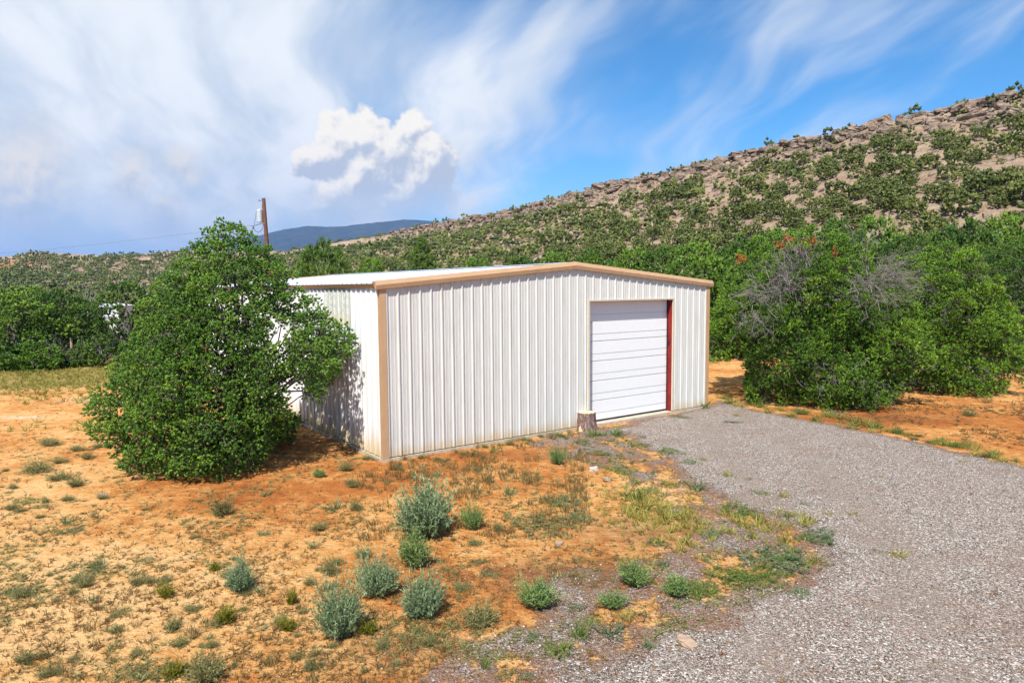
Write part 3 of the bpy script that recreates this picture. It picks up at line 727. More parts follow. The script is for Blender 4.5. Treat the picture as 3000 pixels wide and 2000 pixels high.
def juniper_group():
    specs = [  # px centre, depth, crown radius, top px y, label, density, material
        (2352, 25.6, 3.45, 684, 'broad bright green juniper with grey dead branches just right of the barn', .225, 'juniper_leaves'),
        (2762, 27.2, 2.35, 728, 'rounded bright green juniper standing on the orange sand at the right', .225, 'juniper_leaves'),
        (2990, 34.5, 3.3, 716, 'dark green juniper at the right edge of the picture', .30, 'dark_juniper_leaves'),
        (2668, 36.0, 3.1, 705, 'tall juniper rising behind the two bright junipers at the right', .30, 'dark_juniper_leaves')]
    for i, (px, dep, rad, ty, lab, dm, mat) in enumerate(specs):
        rg = np.random.default_rng(100 + i)
        c = dpt(px, 900, dep); H = dpt(px, ty, dep)[2] - hz(c[0], c[1])
        keep = None
        if i == 0:
            def keep(C, c=c):
                qx, qy, _ = project(C + np.array([c[0], c[1], 0]))
                g = .95 * np.exp(-((qx - 2590) / 75) ** 2 - ((qy - 845) / 45) ** 2) + .85 * np.exp(-((qx - 2290) / 95) ** 2 - ((qy - 850) / 60) ** 2) + .7 * np.exp(-((qx - 2190) / 40) ** 2 - ((qy - 930) / 50) ** 2)
                fr = C[:, 1] < .6
                return np.where((qx < 2200) & (qy > 1010), 0, np.where(fr, np.clip(1 - g * 1.2, .0, 1), 1))
        k = 1.0 if i < 2 else 1.25
        w, l, C = gen_tree(rg, rounded(rad, H, .80), H, (0, 0), dm * 1.75, .33 * k, 40 if i < 2 else 27, (5, .085 * k, .021 * k, .60, .03, (.032 if i < 2 else .040) * k, .088 * k), limbs=60, inner=.52, keep=keep, stems=5, trunk_r=.15, ncand=26000, upb=.7, limb_r=.045, jit=.12, patch=.27, pscale=.85)
        e = tree('juniper_tree', (c[0], c[1], hz(c[0], c[1])), w, l, mat, lab)
        m = MB()
        if i == 0:
            for px2, py2, dy, n, L, dr in ((2545, 845, -2.7, 70, 1.25, (.1, -.35, .0)), (2600, 810, -2.4, 50, 1.1, (.7, -.3, .25)), (2290, 850, -2.6, 60, 1.1, (-.2, -.3, .4)), (2215, 930, -2.8, 40, .85, (-.3, -.4, .1)), (2330, 790, -2.1, 40, .95, (-.1, -.2, .8)), (2240, 870, -2.6, 30, .8, (-.6, -.3, .3)), (2420, 1090, -3.1, 14, .6, (0, -.4, -.2)), (2560, 1150, -2.9, 14, .6, (.2, -.3, -.3)), (2520, 720, -1.2, 14, .7, (.3, -.2, .8))):
                q = dpt(px2, py2, dep + dy); m = MB(); dead_spray(m, rg, q - np.array([c[0], c[1], hz(c[0], c[1])]), np.array(dr, float), n, L); m.build('dead_branch', 'grey_twigs', e, smooth=True)
            for px2, py2 in ((2285, 722), (2345, 733), (2360, 722), (2380, 708), (2170, 757), (2445, 745), (2310, 700)):
                q = dpt(px2, py2, dep - 1.6) - np.array([c[0], c[1], hz(c[0], c[1])])
                bm = MB(); P = q + rg.normal(0, .08, (26, 3)); blades(bm, P, unit(rg.normal(0, 1, (26, 3)) + [0, 0, .6]), 5, .10, .03, .6, rg, np.full(26, .5)); bm.build('dry_foliage', 'rust_leaves', e)
        else:
            pass
        F_ = C[(C[:, 1] < -rad * .45)]
        for q in range(12):
            a = F_[rg.choice(len(F_))] * np.array([1.0, .96, 1]); m = MB(); dead_spray(m, rg, a, unit(a * np.array([1, 1, .2])) * .6 + np.array([0, -.5, .1]), 6, .55, .010); m.build('dead_branch', 'grey_twigs', e, smooth=True)
juniper_group()

# --- middle-distance trees: a few crowns, each copied
def variant(seed, rad, H, shape, mat, dm=.62, blade=(3, .15, .055, .6, .05, .075, .16), nt=24):
    rg = np.random.default_rng(seed)
    w, l, C = gen_tree(rg, shape(rad, H), H, (0, 0), dm, dm * .72, nt, blade, limbs=18, inner=.6, stems=3, trunk_r=.14, ncand=5000, limb_r=.05, jit=.13, patch=.28, pscale=1.1)
    return w.mesh('trunk', 'bark', False), l.mesh('crown', mat), H, rad
VAR = [variant(201, 2.4, 4.2, rounded, 'mid_juniper_leaves'), variant(202, 2.0, 4.4, rounded, 'dark_juniper_leaves'), variant(203, 2.6, 4.0, rounded, 'dark_juniper_leaves'),
       variant(204, 1.5, 5.2, cone, 'dark_juniper_leaves', .36, (3, .10, .04, .6, .05, .055, .11)), variant(205, 1.4, 2.2, rounded, 'mid_juniper_leaves', .42)]
TREES = []
def mid(v, px, dep, topy, wscale, label, group=None, rot=None):
    c = dpt(px, 900, dep); z0 = hz(c[0], c[1]); H = dpt(px, topy, dep)[2] - z0
    tm, cm, h0, r0 = VAR[v]; sz = H / h0
    e = empty('juniper_tree' if v != 3 else 'pinyon_tree', (c[0], c[1], z0), rng.uniform(0, 6) if rot is None else rot)
    e.scale = (wscale / r0, wscale / r0, sz); tag(e, label, 'tree', group)
    inst('trunk', tm, e); inst('crown', cm, e); TREES.append((c[0], c[1], wscale))
mid(1, 378, 38.5, 838, 1.95, 'dark green juniper behind the left side of the big pinyon')
mid(0, 30, 39, 868, 2.6, 'bright green juniper at the far left edge of the grassy clearing')
mid(2, 165, 42, 862, 2.4, 'wide juniper with bare lower limbs at the back of the grassy clearing')
mid(4, 92, 36.8, 1004, 1.25, 'low bright green juniper bush at the edge of the grassy clearing')
mid(4, 8, 37.0, 1018, 1.1, 'low dark juniper bush in the left corner of the grassy clearing')
mid(4, 222, 38.5, 1020, .9, 'small green bush beside the bare shrub at the back of the clearing')
mid(2, 238, 43.5, 884, 1.15, 'juniper standing between the clearing and the white shed')
mid(0, 80, 50, 850, 2.8, 'second row juniper behind the bright one at the far left')
mid(1, -30, 47, 855, 2.6, 'juniper cut by the left edge of the picture')
mid(0, 180, 58, 862, 2.6, 'pale green juniper behind the grey dead shrub top')
mid(2, 945, 41, 727, 1.9, 'rounded pinyon rising behind the left end of the barn roof')
mid(3, 1238, 50, 700, 1.45, 'dark cone shaped pinyon standing above the barn roof')
mid(0, 1090, 52, 775, 2.2, 'low juniper behind the barn roof left of the cone shaped pinyon')
mid(0, 2050, 40, 735, 2.6, 'bright juniper behind the right end of the barn roof')
mid(1, 1960, 44, 742, 2.4, 'juniper behind the barn roof above the roll-up door')
mid(0, 1850, 47, 748, 2.5, 'light green juniper behind the right slope of the barn roof')
mid(2, 1740, 50, 752, 2.6, 'juniper just right of the barn roof peak')
mid(0, 1630, 54, 758, 2.5, 'juniper just left of the barn roof peak')
mid(1, 1520, 56, 765, 2.6, 'juniper behind the left slope of the barn roof near the peak')
mid(0, 1400, 58, 772, 2.6, 'juniper behind the middle of the left roof slope')
mid(2, 2170, 41, 718, 2.6, 'dark juniper between the barn and the broad bright juniper')
mid(1, 2290, 46, 690, 3.0, 'juniper behind the crown of the broad bright juniper')
mid(2, 2450, 47, 668, 3.0, 'tall juniper behind the top of the broad bright juniper')
mid(0, 2560, 52, 660, 3.0, 'light juniper between the broad juniper and the hill foot')
mid(2, 2820, 44, 672, 3.2, 'juniper behind the rounded one at the right')
mid(0, 2930, 50, 655, 3.2, 'light green juniper at the right edge below the hill')

# --- junipers on the valley floor and the hillsides
def lump(seed, n, bl, wd, nbl=2):
    rg = np.random.default_rng(seed); m = MB()
    d = unit(rg.normal(0, 1, (n, 3)) * [1, 1, .8] + [0, 0, .25]); k = rg.uniform(.55, 1, (n, 1)) ** .6
    lob = 1 + .22 * np.sin(np.arctan2(d[:, :1], d[:, 1:2]) * rg.integers(2, 5) + rg.uniform(0, 6)) + .15 * np.sin(d[:, 2:] * 7 + rg.uniform(0, 6))
    P = d * k * lob * [.5, .5, .47] + [0, 0, .46]; P[:, 2] = np.maximum(P[:, 2], .03)
    tt = rg.uniform(.15, .85, n); nubs(m, P, unit(d * .6 + [0, 0, .8]), wd * .75, bl * 1.5, rg, tt); 
    if nbl: blades(m, P, unit(d * .6 + [0, 0, .8]), nbl, bl * 1.5, wd * .8, .4, rg, tt)
    m.tube([(0, 0, -.1), (.03, .02, .5)], [.035, .02], 4)
    return m
LUMPS = [lump(300 + i, 34, .140, .150, 1) for i in range(6)]; FINE = [lump(360 + i, 150, .090, .088) for i in range(7)]; FAR = [lump(330 + i, 9, .22, .24, 0) for i in range(5)]
LM = [l.mesh('hill_juniper', 'hill_juniper_leaves') for l in FINE]; FARG = [f.get() for f in FAR]; LUMPG = [f.get() for f in LUMPS]; FINEG = [f.get() for f in FINE]
HPART = ['at its far left end', 'behind the barn roof', 'between barn and right junipers', 'above the right junipers']
def scatter_trees():
    rg = np.random.default_rng(77)
    pts = []
    def add(n, a0, a1, r0, r1, fn):
        az = np.radians(rg.uniform(a0, a1, n)); r = np.sqrt(rg.uniform(r0 * r0, r1 * r1, n)); x = r * np.sin(az); y = r * np.cos(az)
        k = fn(x, y); pts.append(np.stack([x, y], -1)[rg.uniform(0, 1, n) < k])
    def dens(x, y):
        h1, s1, t1 = ridge(x, y, MESA, 112.0, 3.6); h2, s2, t2 = ridge(x, y, WEST, 230.0, 1.0)
        d = np.where(t1 > 0, np.interp(t1, [0, .25, .55, .85, .97, 1.0], [1.0, 1.0, .80, .66, .45, .32]), 1.0)
        d = np.where((s1 < 0), np.where(s1 > -10, .55, 0), d)
        d = np.where((t1 <= 0) & (t2 > 0), 1.0, d); d = np.where((t1 <= 0) & (s2 < -70), 0, d)
        d = d * np.clip(1.25 + fbm(x / 16, y / 16, 3, 66) * 2.2, .2, 1)
        c0 = dpt(20, 803, 440); d = d * (1 - np.exp(-((x - c0[0]) / 13) ** 2 - ((y - c0[1]) / 22) ** 2))
        return d
    add(9500, -44, 44, 56, 330, dens); add(11000, -44, 12, 330, 580, dens)
    P = np.concatenate(pts); z = height(P[:, 0], P[:, 1]); r = np.hypot(P[:, 0], P[:, 1])
    u = (P[:, 0] - BX) * math.sin(TH) + (P[:, 1] - BY) * math.cos(TH); v = -(P[:, 0] - BX) * math.cos(TH) + (P[:, 1] - BY) * math.sin(TH)
    ok = ~((u > -4) & (u < BW + 4) & (v > -3) & (v < BL + 5)) & (r > 54)
    P, z, r = P[ok], z[ok], r[ok]
    h1, s1, t1 = ridge(P[:, 0], P[:, 1], MESA, 112.0, 3.6)
    size = rg.uniform(2.0, 4.3, len(P)) * np.where(t1 > .9, .72, 1.0) * np.where((t1 <= 0), 1.15, 1) * rg.choice([.55, .8, 1, 1.1], len(P), p=[.2, .25, .35, .2])
    hgt = size * rg.uniform(.72, 1.05, len(P))
    # thin overlapping crowns
    keep = np.ones(len(P), bool); cell = {}
    for i in np.argsort(r):
        k = (int(P[i, 0] // 4), int(P[i, 1] // 4))
        for dx in (-1, 0, 1):
            for dy in (-1, 0, 1):
                for j in cell.get((k[0] + dx, k[1] + dy), ()):
                    if np.hypot(*(P[i] - P[j])) < (.35 if r[i] < 330 else .27) * (size[i] + size[j]): keep[i] = False
        if keep[i]: cell.setdefault(k, []).append(i)
    P, z, r, size, hgt, t1, s1 = P[keep], z[keep], r[keep], size[keep], hgt[keep], t1[keep], s1[keep]
    px, py, dep = project(np.stack([P[:, 0], P[:, 1], z + hgt * .5], -1))
    app = size * FPX / dep
    vis = (px > -40) & (px < 3040) & (py > 0)
    hid = ((px > 900) & (px < 2085) & (py > 800)) | ((px > 300) & (px < 900) & (py > 850)) | ((px > 2100) & (py > 760))
    sc = np.where(vis & ~hid, app, 0); order = np.argsort(-sc); ind = order[:270]
    iset = np.zeros(len(P), bool); iset[ind] = True
    lab = {0: ('rounded green juniper in the scrub on the valley floor beyond the barn', 'junipers on the valley floor'),
           1: ('small round juniper on the rocky slope of the hill at the right', 'junipers on the rocky hillside')}
    for i in ind:
        o = inst('juniper_tree', LM[rg.integers(len(LM))], None, (P[i, 0], P[i, 1], z[i] - .1), rg.uniform(0, 6), (size[i], size[i] * rg.uniform(.85, 1.1), hgt[i]))
        g = lab[int(t1[i] > 0.02)][1]; part = HPART[int(np.searchsorted([1500, 1950, 2450], px[i]))]
        big = 'large' if size[i] > 3.3 else 'small'
        if t1[i] > .02: l = big + ' juniper on the ' + ('upper' if t1[i] > .72 else 'middle' if t1[i] > .36 else 'lower') + ' slope of the hill, ' + part
        else: l = big + (' juniper in the scrub left of the big pinyon' if px[i] < 450 else ' juniper on the flat between the pinyon and the barn roof' if px[i] < 1500 else ' juniper on the flat behind the barn and below the hill')
        tag(o, l, 'tree', g)
    m = MB()
    for i in np.nonzero(~iset)[0]:
        near = r[i] < 160 and vis[i] and not (hid[i] and r[i] > 90)
        V, F, A = FINEG[rg.integers(7)] if r[i] < 74 else LUMPG[rg.integers(6)] if near else FARG[rg.integers(len(FARG))]
        a = rg.uniform(0, 6); ca, sa = math.cos(a), math.sin(a)
        X = np.stack([(V[:, 0] * ca - V[:, 1] * sa) * size[i] + P[i, 0], (V[:, 0] * sa + V[:, 1] * ca) * size[i] + P[i, 1], V[:, 2] * hgt[i] + z[i] - .1], -1)
        m.add(X, F, np.clip(A + rg.normal(0, .12), 0, 1))
    o = m.build('distant_juniper_scrub', 'hill_juniper_leaves', tint=True); tag(o, 'dense far scrub of small junipers covering the hills and valley', 'scrub', kind='stuff')
    print('trees', len(P), 'ind', len(ind), 'stuff tris', sum(len(f) for f in m.F))
scatter_trees()

# --- sandstone rim and slope rocks
def rockmesh(seed, n=4):
    rg = np.random.default_rng(seed)
    g = np.linspace(-.5, .5, n)
    V = []; F = []
    import itertools
    idx = {}
    pts = []
    def vid(i, j, k):
        if (i, j, k) not in idx: idx[(i, j, k)] = len(pts); pts.append((g[i], g[j], g[k]))
        return idx[(i, j, k)]
    for ax in range(3):
        for side in (0, n - 1):
            for a in range(n - 1):
                for b in range(n - 1):
                    q = []
                    for (da, db) in ((0, 0), (1, 0), (1, 1), (0, 1)):
                        c = [0, 0, 0]; c[ax] = side; c[(ax + 1) % 3] = a + da; c[(ax + 2) % 3] = b + db; q.append(vid(*c))
                    F.append(q if side else q[::-1])
    P = np.array(pts); l = np.linalg.norm(P, axis=1, keepdims=True)
    P = P * (1 - .10 * (l > .74)) ; P = P + rg.normal(0, .05, P.shape)
    for _ in range(4):
        d = unit(rg.normal(0, 1, 3)); o = P @ d; c = rg.uniform(.36, .52); P = P - np.maximum(0, o - c)[:, None] * d
    P[:, 2] += .4
    return P, np.array(F)
ROCKG = [rockmesh(400 + i) for i in range(7)]
SMALLROCK = [rockmesh(450 + i, 3) for i in range(7)]
ROCKM = [mk('sandstone_block', v, f, 'sandstone', link=False) for v, f in ROCKG]
def rim():
    rg = np.random.default_rng(9)
    cr = np.array([c for c in MESA[1:14]]); seg = np.linalg.norm(np.diff(cr[:, :2], axis=0), axis=1); cum = np.concatenate([[0], np.cumsum(seg)])
    n = 300
    for i in range(n):
        s = cum[-1] * rg.uniform(0, 1) ** 1.15
        x = np.interp(s, cum, cr[:, 0]); y = np.interp(s, cum, cr[:, 1])
        d = unit(np.array([-x, -y])) ; off = rg.uniform(-1.5, 5.0)
        x += d[0] * off + rg.normal(0, 1); y += d[1] * off + rg.normal(0, 1)
        w = rg.uniform(1.3, 4.6) * (1.4 if rg.uniform() < .15 else 1); h = rg.uniform(.6, 1.6) * (1.3 if rg.uniform() < .2 else 1)
        z = hz(x, y) - .2 + (rg.uniform(0, .9) if off < 2 else 0) - .12 * h
        o = inst('sandstone_block', ROCKM[rg.integers(7)], None, (x, y, z), 0, (w, rg.uniform(1.2, 3.0), h))
        t = math.atan2(d[1], d[0]) + math.pi / 2
        o.rotation_euler = (rg.normal(0, .16), rg.normal(0, .14), t + rg.normal(0, .5))
        qx = project(np.array([x, y, z]))[0]
        tag(o, ('long flat sandstone slab' if w > 3.2 and h < 1.1 else 'wide sandstone block' if w > 3.2 else 'small sandstone block') + ' in the rim of the hill, ' + HPART[int(np.searchsorted([1500, 1950, 2450], qx))], 'rock', 'sandstone blocks of the hill rim')
    m = MB()
    for i in range(3300):
        s = cum[-1] * rg.uniform(0, 1) ** 1.1; x = np.interp(s, cum, cr[:, 0]); y = np.interp(s, cum, cr[:, 1]); d = unit(np.array([-x, -y]))
        off = rg.uniform(0, 1) ** 1.5 * 85 if i > 1900 else rg.uniform(-1.5, 8.5); x += d[0] * off + rg.normal(0, 3); y += d[1] * off + rg.normal(0, 3)
        V, F = SMALLROCK[rg.integers(7)]; w = (rg.uniform(.7, 2.4) if i <= 1900 else rg.uniform(.5, 1.9)) * (1.6 if rg.uniform() < .12 else 1); a = rg.uniform(0, 6); ca, sa = math.cos(a), math.sin(a)
        sx, sy, szz = w, w * rg.uniform(.5, .9), w * rg.uniform(.35, .7)
        m.add(np.stack([V[:, 0] * sx * ca - V[:, 1] * sy * sa + x, V[:, 0] * sx * sa + V[:, 1] * sy * ca + y, V[:, 2] * szz + hz(x, y) - .25 * w], -1), F)
    tag(m.build('slope_rubble', 'sandstone'), 'loose sandstone rubble lying between the junipers on the hillside', 'rubble', kind='stuff')
rim()

# ------------------------------------------------------------------ stump, pole, shed and loose things
def stump():
    c = gpt(1717, 1258); e = empty('tree_stump', (c[0], c[1], hz(c[0], c[1]))); tag(e, 'sawn brown tree stump standing at the left foot of the roll-up door', 'stump')
    rg = np.random.default_rng(3); k = 36; th = np.arange(k) * 2 * np.pi / k
    zs = np.array([-.05, .04, .10, .20, .32, .45, .52]); rr = np.array([.345, .33, .305, .285, .272, .265, .262])
    lob = 1 + .05 * np.sin(th * 3 + 1) + .035 * np.sin(th * 7) + rg.normal(0, .012, k)
    V = []
    for z, r in zip(zs, rr):
        l = 1 + (lob - 1) * (1.8 - z * 1.6); V.append(np.stack([r * l * np.cos(th), r * l * np.sin(th), np.full(k, z) + (rg.normal(0, .006, k) if z > .5 else 0)], -1))
    V = np.concatenate(V); n = len(zs); i = np.arange(n - 1)[:, None] * k; j = np.arange(k)[None]; F = np.stack([i + j, i + (j + 1) % k, i + k + (j + 1) % k, i + k + j], -1).reshape(-1, 4)
    mk('bark', V, F, 'stump_bark', e, smooth=True)
    top = V[-k:]; m = MB(); ctr = np.array([[0, 0, .525]])
    m.add(np.concatenate([top * [.97, .97, 1] + [0, 0, .004], ctr]), [(q, (q + 1) % k, k) for q in range(k)]); m.build('cut_top', 'cut_wood', e)
    a = 4.05; m = MB(); m.add([(.355 * math.cos(a - .34), .355 * math.sin(a - .34), -.02), (.355 * math.cos(a + .30), .355 * math.sin(a + .30), -.02), (.315 * math.cos(a), .315 * math.sin(a), .17), (.37 * math.cos(a), .37 * math.sin(a), -.02)], [(0, 3, 2), (3, 1, 2), (0, 2, 1)]); m.build('bare_wood', 'cut_wood', e)
stump()
def pole():
    dep = 50.0; c = dpt(792, 800, dep); x, y = c[0], c[1]; top = dpt(779, 581, dep)[2]
    e = empty('utility_pole', (x, y, hz(x, y))); tag(e, 'brown wooden utility pole rising behind the big pinyon', 'utility pole'); z0 = hz(x, y); H = top - z0
    MB().tube([(0, 0, -.5), (-.10, 0, H * .5), (-.30, 0, H)], [.20, .165, .125], 12).build('pole', 'pole_wood', e, smooth=True)
    def at(px, py): q = dpt(px, py, dep); return np.array([q[0] - x, 0, q[2] - z0])
    t = at(761, 633)
    MB().tube([t + [0, 0, -.46], t + [0, 0, -.43], t + [0, 0, .40], t + [0, 0, .46], t + [0, 0, .50]], [.19, .205, .205, .19, .06], 16).build('transformer_tank', 'steel_grey', e)
    MB().box(t[0] + .2, t[0] + .42, -.05, .05, t[2] + .1, t[2] + .18).box(t[0] + .2, t[0] + .5, -.05, .05, t[2] - .35, t[2] - .27).build('bracket', 'wire', e)
    MB().tube([t + [.24, 0, -.5], t + [.24, 0, .55], t + [.22, 0, .80]], [.035, .03, .02], 6).build('surge_arrester', 'wire', e)
    MB().tube([t + [.22, 0, .58], t + [.22, 0, .64], t + [.22, 0, .72]], [.07, .03, .06], 8).build('bushing', 'wire', e)
    a = at(759, 588); MB().tube([a, at(773, 587)], .02, 5).tube([a - [0, 0, .06], a + [0, 0, .06]], .03, 6).build('insulator_arm', 'wire', e)
    P = [at(772, 656), at(768, 672), at(757, 681), at(747, 676), at(742, 668)]; MB().tube(P, .022, 5).build('drip_loop', 'wire', e)
    P = [at(771, 655), at(755, 658), at(744, 662), at(735, 661)]; MB().tube(P, .022, 5).build('drip_loop', 'wire', e)
    MB().tube([at(752, 618), at(748, 640), at(745, 660)], .014, 4).build('drip_loop', 'wire', e)
    q = at(742, 667); MB().tube([q + [0, 0, -.09], q, q + [0, 0, .09]], [.04, .075, .04], 8).build('splice', 'wire', e)
    m = MB(); a = at(735, 661) + np.array([x, y, z0]); b2 = np.array([-75, 62, 7.6])
    tt = np.linspace(0, 1, 24)[:, None]; P = a + (b2 - a) * tt; P[:, 2] -= 1.2 * np.sin(tt[:, 0] * np.pi); m.tube(P, .006, 4)
    tag(m.build('power_line', 'wire'), 'thin power line running left from the utility pole', 'power line')
pole()
def shed():
    c = dpt(322, 905, 46); x, y = c[0], c[1]; z0 = hz(x, y); zt = dpt(305, 891, 46)[2] - z0
    e = empty('white_shed', (x, y, z0), .25); tag(e, 'small white metal shed glimpsed between the junipers at the left', 'shed')
    w, d = .95, 1.6; hw = zt - .16
    MB().box(-w, w, -d, d, -.2, hw).build('wall', 'door_white', e)
    MB().extrude([(-w - .12, 0, hw + .003), (w + .12, 0, hw + .003), (w + .12, 0, hw + .06), (0, 0, zt + .05), (-w - .12, 0, hw + .06)], (0, -d - .1, 0), (0, d + .1, 0)).build('roof', 'roof_steel', e)
    MB().box(-.45, .45, -d - .04, -d - .003, 0, 1.9).build('door', 'cream_trim', e)
shed()
def bare_shrub(px, py, dep, h, n, label, sp=.55, mat='grey_twigs', r0=.018):
    rg = np.random.default_rng(int(px)); c = dpt(px, 900, dep); z0 = hz(c[0], c[1]); e = empty('dead_shrub', (c[0], c[1], z0)); tag(e, label, 'shrub')
    m = MB()
    for k in range(n):
        d = unit(np.array([rg.normal(0, sp), rg.normal(0, sp), 1.0])); P = curve(np.array([0, 0, -.05]), d * h * rg.uniform(.6, 1.05), rg, 6, 0, .05); m.tube(P, np.linspace(r0 * 1.6, r0 * .4, 6), 4, False)
        for q in range(6):
            s0 = P[rg.integers(2, 6)]; P2 = curve(s0, s0 + unit(d + rg.normal(0, .6, 3)) * h * .28, rg, 3, 0, .07); m.tube(P2, np.linspace(r0 * .6, r0 * .25, 3), 3, False)
    m.build('branches', mat, e, smooth=True)
bare_shrub(172, 1060, 37.6, 1.7, 16, 'bare grey shrub with a forked trunk at the back of the clearing')
bare_shrub(243, 900, 52, 3.9, 46, 'dead grey juniper poking above the green trees left of the white shed', .38, 'grey_twigs', .03)
bare_shrub(300, 1150, 40, 1.6, 14, 'dry twiggy shrub beside the dark juniper at the clearing')
def fence_post():
    c = gpt(211, 1062); e = MB(); rg = np.random.default_rng(1)
    e.tube([(0, 0, -.3), (.02, 0, .8), (.03, 0, 1.5), (.03, 0, 1.52)], [.075, .07, .065, .03], 8); o = e.build('fence_post', 'tan_stone', smooth=True); o.location = (c[0], c[1], hz(c[0], c[1]))
    tag(o, 'weathered pale wooden post among the trees behind the clearing', 'post')
fence_post()
def stones():
    for i, (px, py, w, mat, lab) in enumerate([(1740, 1379, .24, 'pale_stone', 'pale grey stone lying among weeds left of the driveway'), (1778, 1408, .26, 'tan_stone', 'flat tan stone at the edge of the yellow grass'), (2012, 1888, .24, 'tan_stone', 'orange tan stone on the gravel near the bottom of the picture'),
                                                (1834, 1424, .12, 'tan_stone', 'small orange stone beside the yellow grass patch'), (302, 1456, .20, 'pale_stone', 'grey stone half buried in the orange sand in front of the pinyon'), (1636, 1594, .15, 'tan_stone', 'thin brown stone chip on the sand below the sage mat')]):
        p = gpt(px, py); V, F = ROCKG[i % 7]
        o = mk('stone', V * [w, w * .7, w * .45], F, mat); o.location = (p[0], p[1], hz(p[0], p[1]) - .02); o.rotation_euler = (0, 0, i * 1.3); tag(o, lab, 'stone')
stones()

# ------------------------------------------------------------------ small plants
def bush(seed, H=1.0, n=260, nl=7, ln=.11, wd=.020, lean=.55, leafspread=.5, stemr=.004):
    """unit bush: radius about .5, height about 1; straight stems fan from the base and carry narrow leaves"""
    rg = np.random.default_rng(seed); m = MB()
    d = np.stack([rg.normal(0, lean, n), rg.normal(0, lean, n), np.ones(n)], -1)
    hl = unit(d); ph = rg.uniform(0, 6, 2); azb = np.arctan2(d[:, 0], d[:, 1]); L = rg.uniform(.3, 1.12, n) ** .7 * (1 + .16 * np.sin(azb * 2 + ph[0]) + .12 * np.sin(azb * 5 + ph[1]))
    rad = np.linalg.norm(hl[:, :2], axis=1); cap = 1 / np.sqrt((rad / .52) ** 2 + (hl[:, 2] / 1.0) ** 2)
    tip = hl * (cap * L)[:, None] * [1, 1, H]; base = np.stack([rg.normal(0, .05, n), rg.normal(0, .05, n), np.full(n, -.01)], -1)
    w = unit(np.cross(tip - base, rg.normal(0, 1, (n, 3)))) * stemr
    m.add(np.stack([base - w, base + w, tip], 1).reshape(-1, 3), np.arange(3 * n).reshape(-1, 3), .35)
    t = np.repeat(np.linspace(.42, 1.0, nl)[None], n, 0).ravel()[:, None] + rg.normal(0, .04, (n * nl, 1))
    P = np.repeat(base, nl, 0) * (1 - t) + np.repeat(tip, nl, 0) * t; D = np.repeat(unit(tip - base), nl, 0)
    blades(m, P, D, 2, ln, wd, leafspread, rg, np.repeat(rg.uniform(.15, .85, n), nl))
    return m
def tuft(seed, n=46, lean=.5, wd=.018, curl=.25):
    rg = np.random.default_rng(seed); m = MB()
    d = unit(np.stack([rg.normal(0, lean, n), rg.normal(0, lean, n), np.ones(n)], -1)); L = rg.uniform(.5, 1.05, (n, 1))
    b = np.stack([rg.normal(0, .16, n), rg.normal(0, .16, n), np.full(n, -.02)], -1); mid_ = b + d * L * .55; dd = d.copy(); dd[:, 2] -= curl; tip = mid_ + unit(dd) * L * .5
    w = unit(np.cross(d, rg.normal(0, 1, (n, 3)))) * wd
    V = np.stack([b - w, b + w, mid_ + w * .8, mid_ - w * .8, tip], 1).reshape(-1, 3); i = np.arange(n)[:, None] * 5
    F = np.concatenate([i + np.array([[0, 1, 2]]), i + np.array([[0, 2, 3]]), i + np.array([[3, 2, 4]])])
    m.add(V, F, np.repeat(rg.uniform(0, 1, n), 5)); return m
def mat_plant(seed, n=420):                       # low spreading mat
    rg = np.random.default_rng(seed); m = MB(); a = rg.uniform(0, 6.28, n); r = .5 * np.sqrt(rg.uniform(0, 1, n)) * (1 + .3 * np.sin(a * 3 + seed))
    P = np.stack([r * np.cos(a), r * np.sin(a), rg.uniform(.0, .5, n)], -1); blades(m, P, unit(rg.normal(0, .6, (n, 3)) + [0, 0, 1]), 4, .085, .016, .7, rg, rg.uniform(.1, .9, n)); 
    return m
def on_plot(x, y):
    u = (x - BX) * math.sin(TH) + (y - BY) * math.cos(TH); v = -(x - BX) * math.cos(TH) + (y - BY) * math.sin(TH)
    return (u > -.1) & (u < BW + .1) & (v > -.1) & (v < BL + .1)
KM = {}
def kind(k, mat, fn, n=3): KM[k] = [fn(900 + hash_(k) + i).mesh(k, mat) for i in range(n)]
def hash_(s): return sum(ord(c) * (i + 1) for i, c in enumerate(s)) % 997
kind('sage', 'sage_leaves', lambda s: bush(s, n=640, nl=8, ln=.070, wd=.018, lean=.75))
kind('greenbrush', 'green_brush_leaves', lambda s: bush(s, n=260, nl=7, ln=.10, wd=.020, lean=.45))
kind('dullbrush', 'dull_brush_leaves', lambda s: bush(s, n=170, nl=6, ln=.085, wd=.018, lean=.8))
kind('yellowbrush', 'yellow_brush_leaves', lambda s: bush(s, n=150, nl=6, ln=.13, wd=.028, lean=.6))
kind('grass', 'grass_blades', lambda s: tuft(s, 60, .55))
kind('yellowgrass', 'yellow_grass_blades', lambda s: tuft(s, 60, .6, .016))
kind('drygrass', 'dry_grass_blades', lambda s: tuft(s, 34, .4, .014, .1))
kind('spiky', 'dark_blades', lambda s: tuft(s, 42, .75, .022, .05))
kind('greenmat', 'grass_blades', mat_plant); kind('sagemat', 'dull_brush_leaves', mat_plant); kind('darkmat', 'dark_blades', mat_plant)
NAMES = dict(sage='sagebrush', greenbrush='green_bush', dullbrush='dry_bush', yellowbrush='yellow_bush', grass='grass_tuft', yellowgrass='yellow_grass_tuft', drygrass='dry_grass_tuft', spiky='spiky_plant', greenmat='weed_mat', sagemat='sage_mat', darkmat='weed_mat')
CATS = dict(sage='bush', greenbrush='bush', dullbrush='bush', yellowbrush='bush', grass='grass', yellowgrass='grass', drygrass='grass', spiky='plant', greenmat='weeds', sagemat='weeds', darkmat='weeds')
PLACED = []
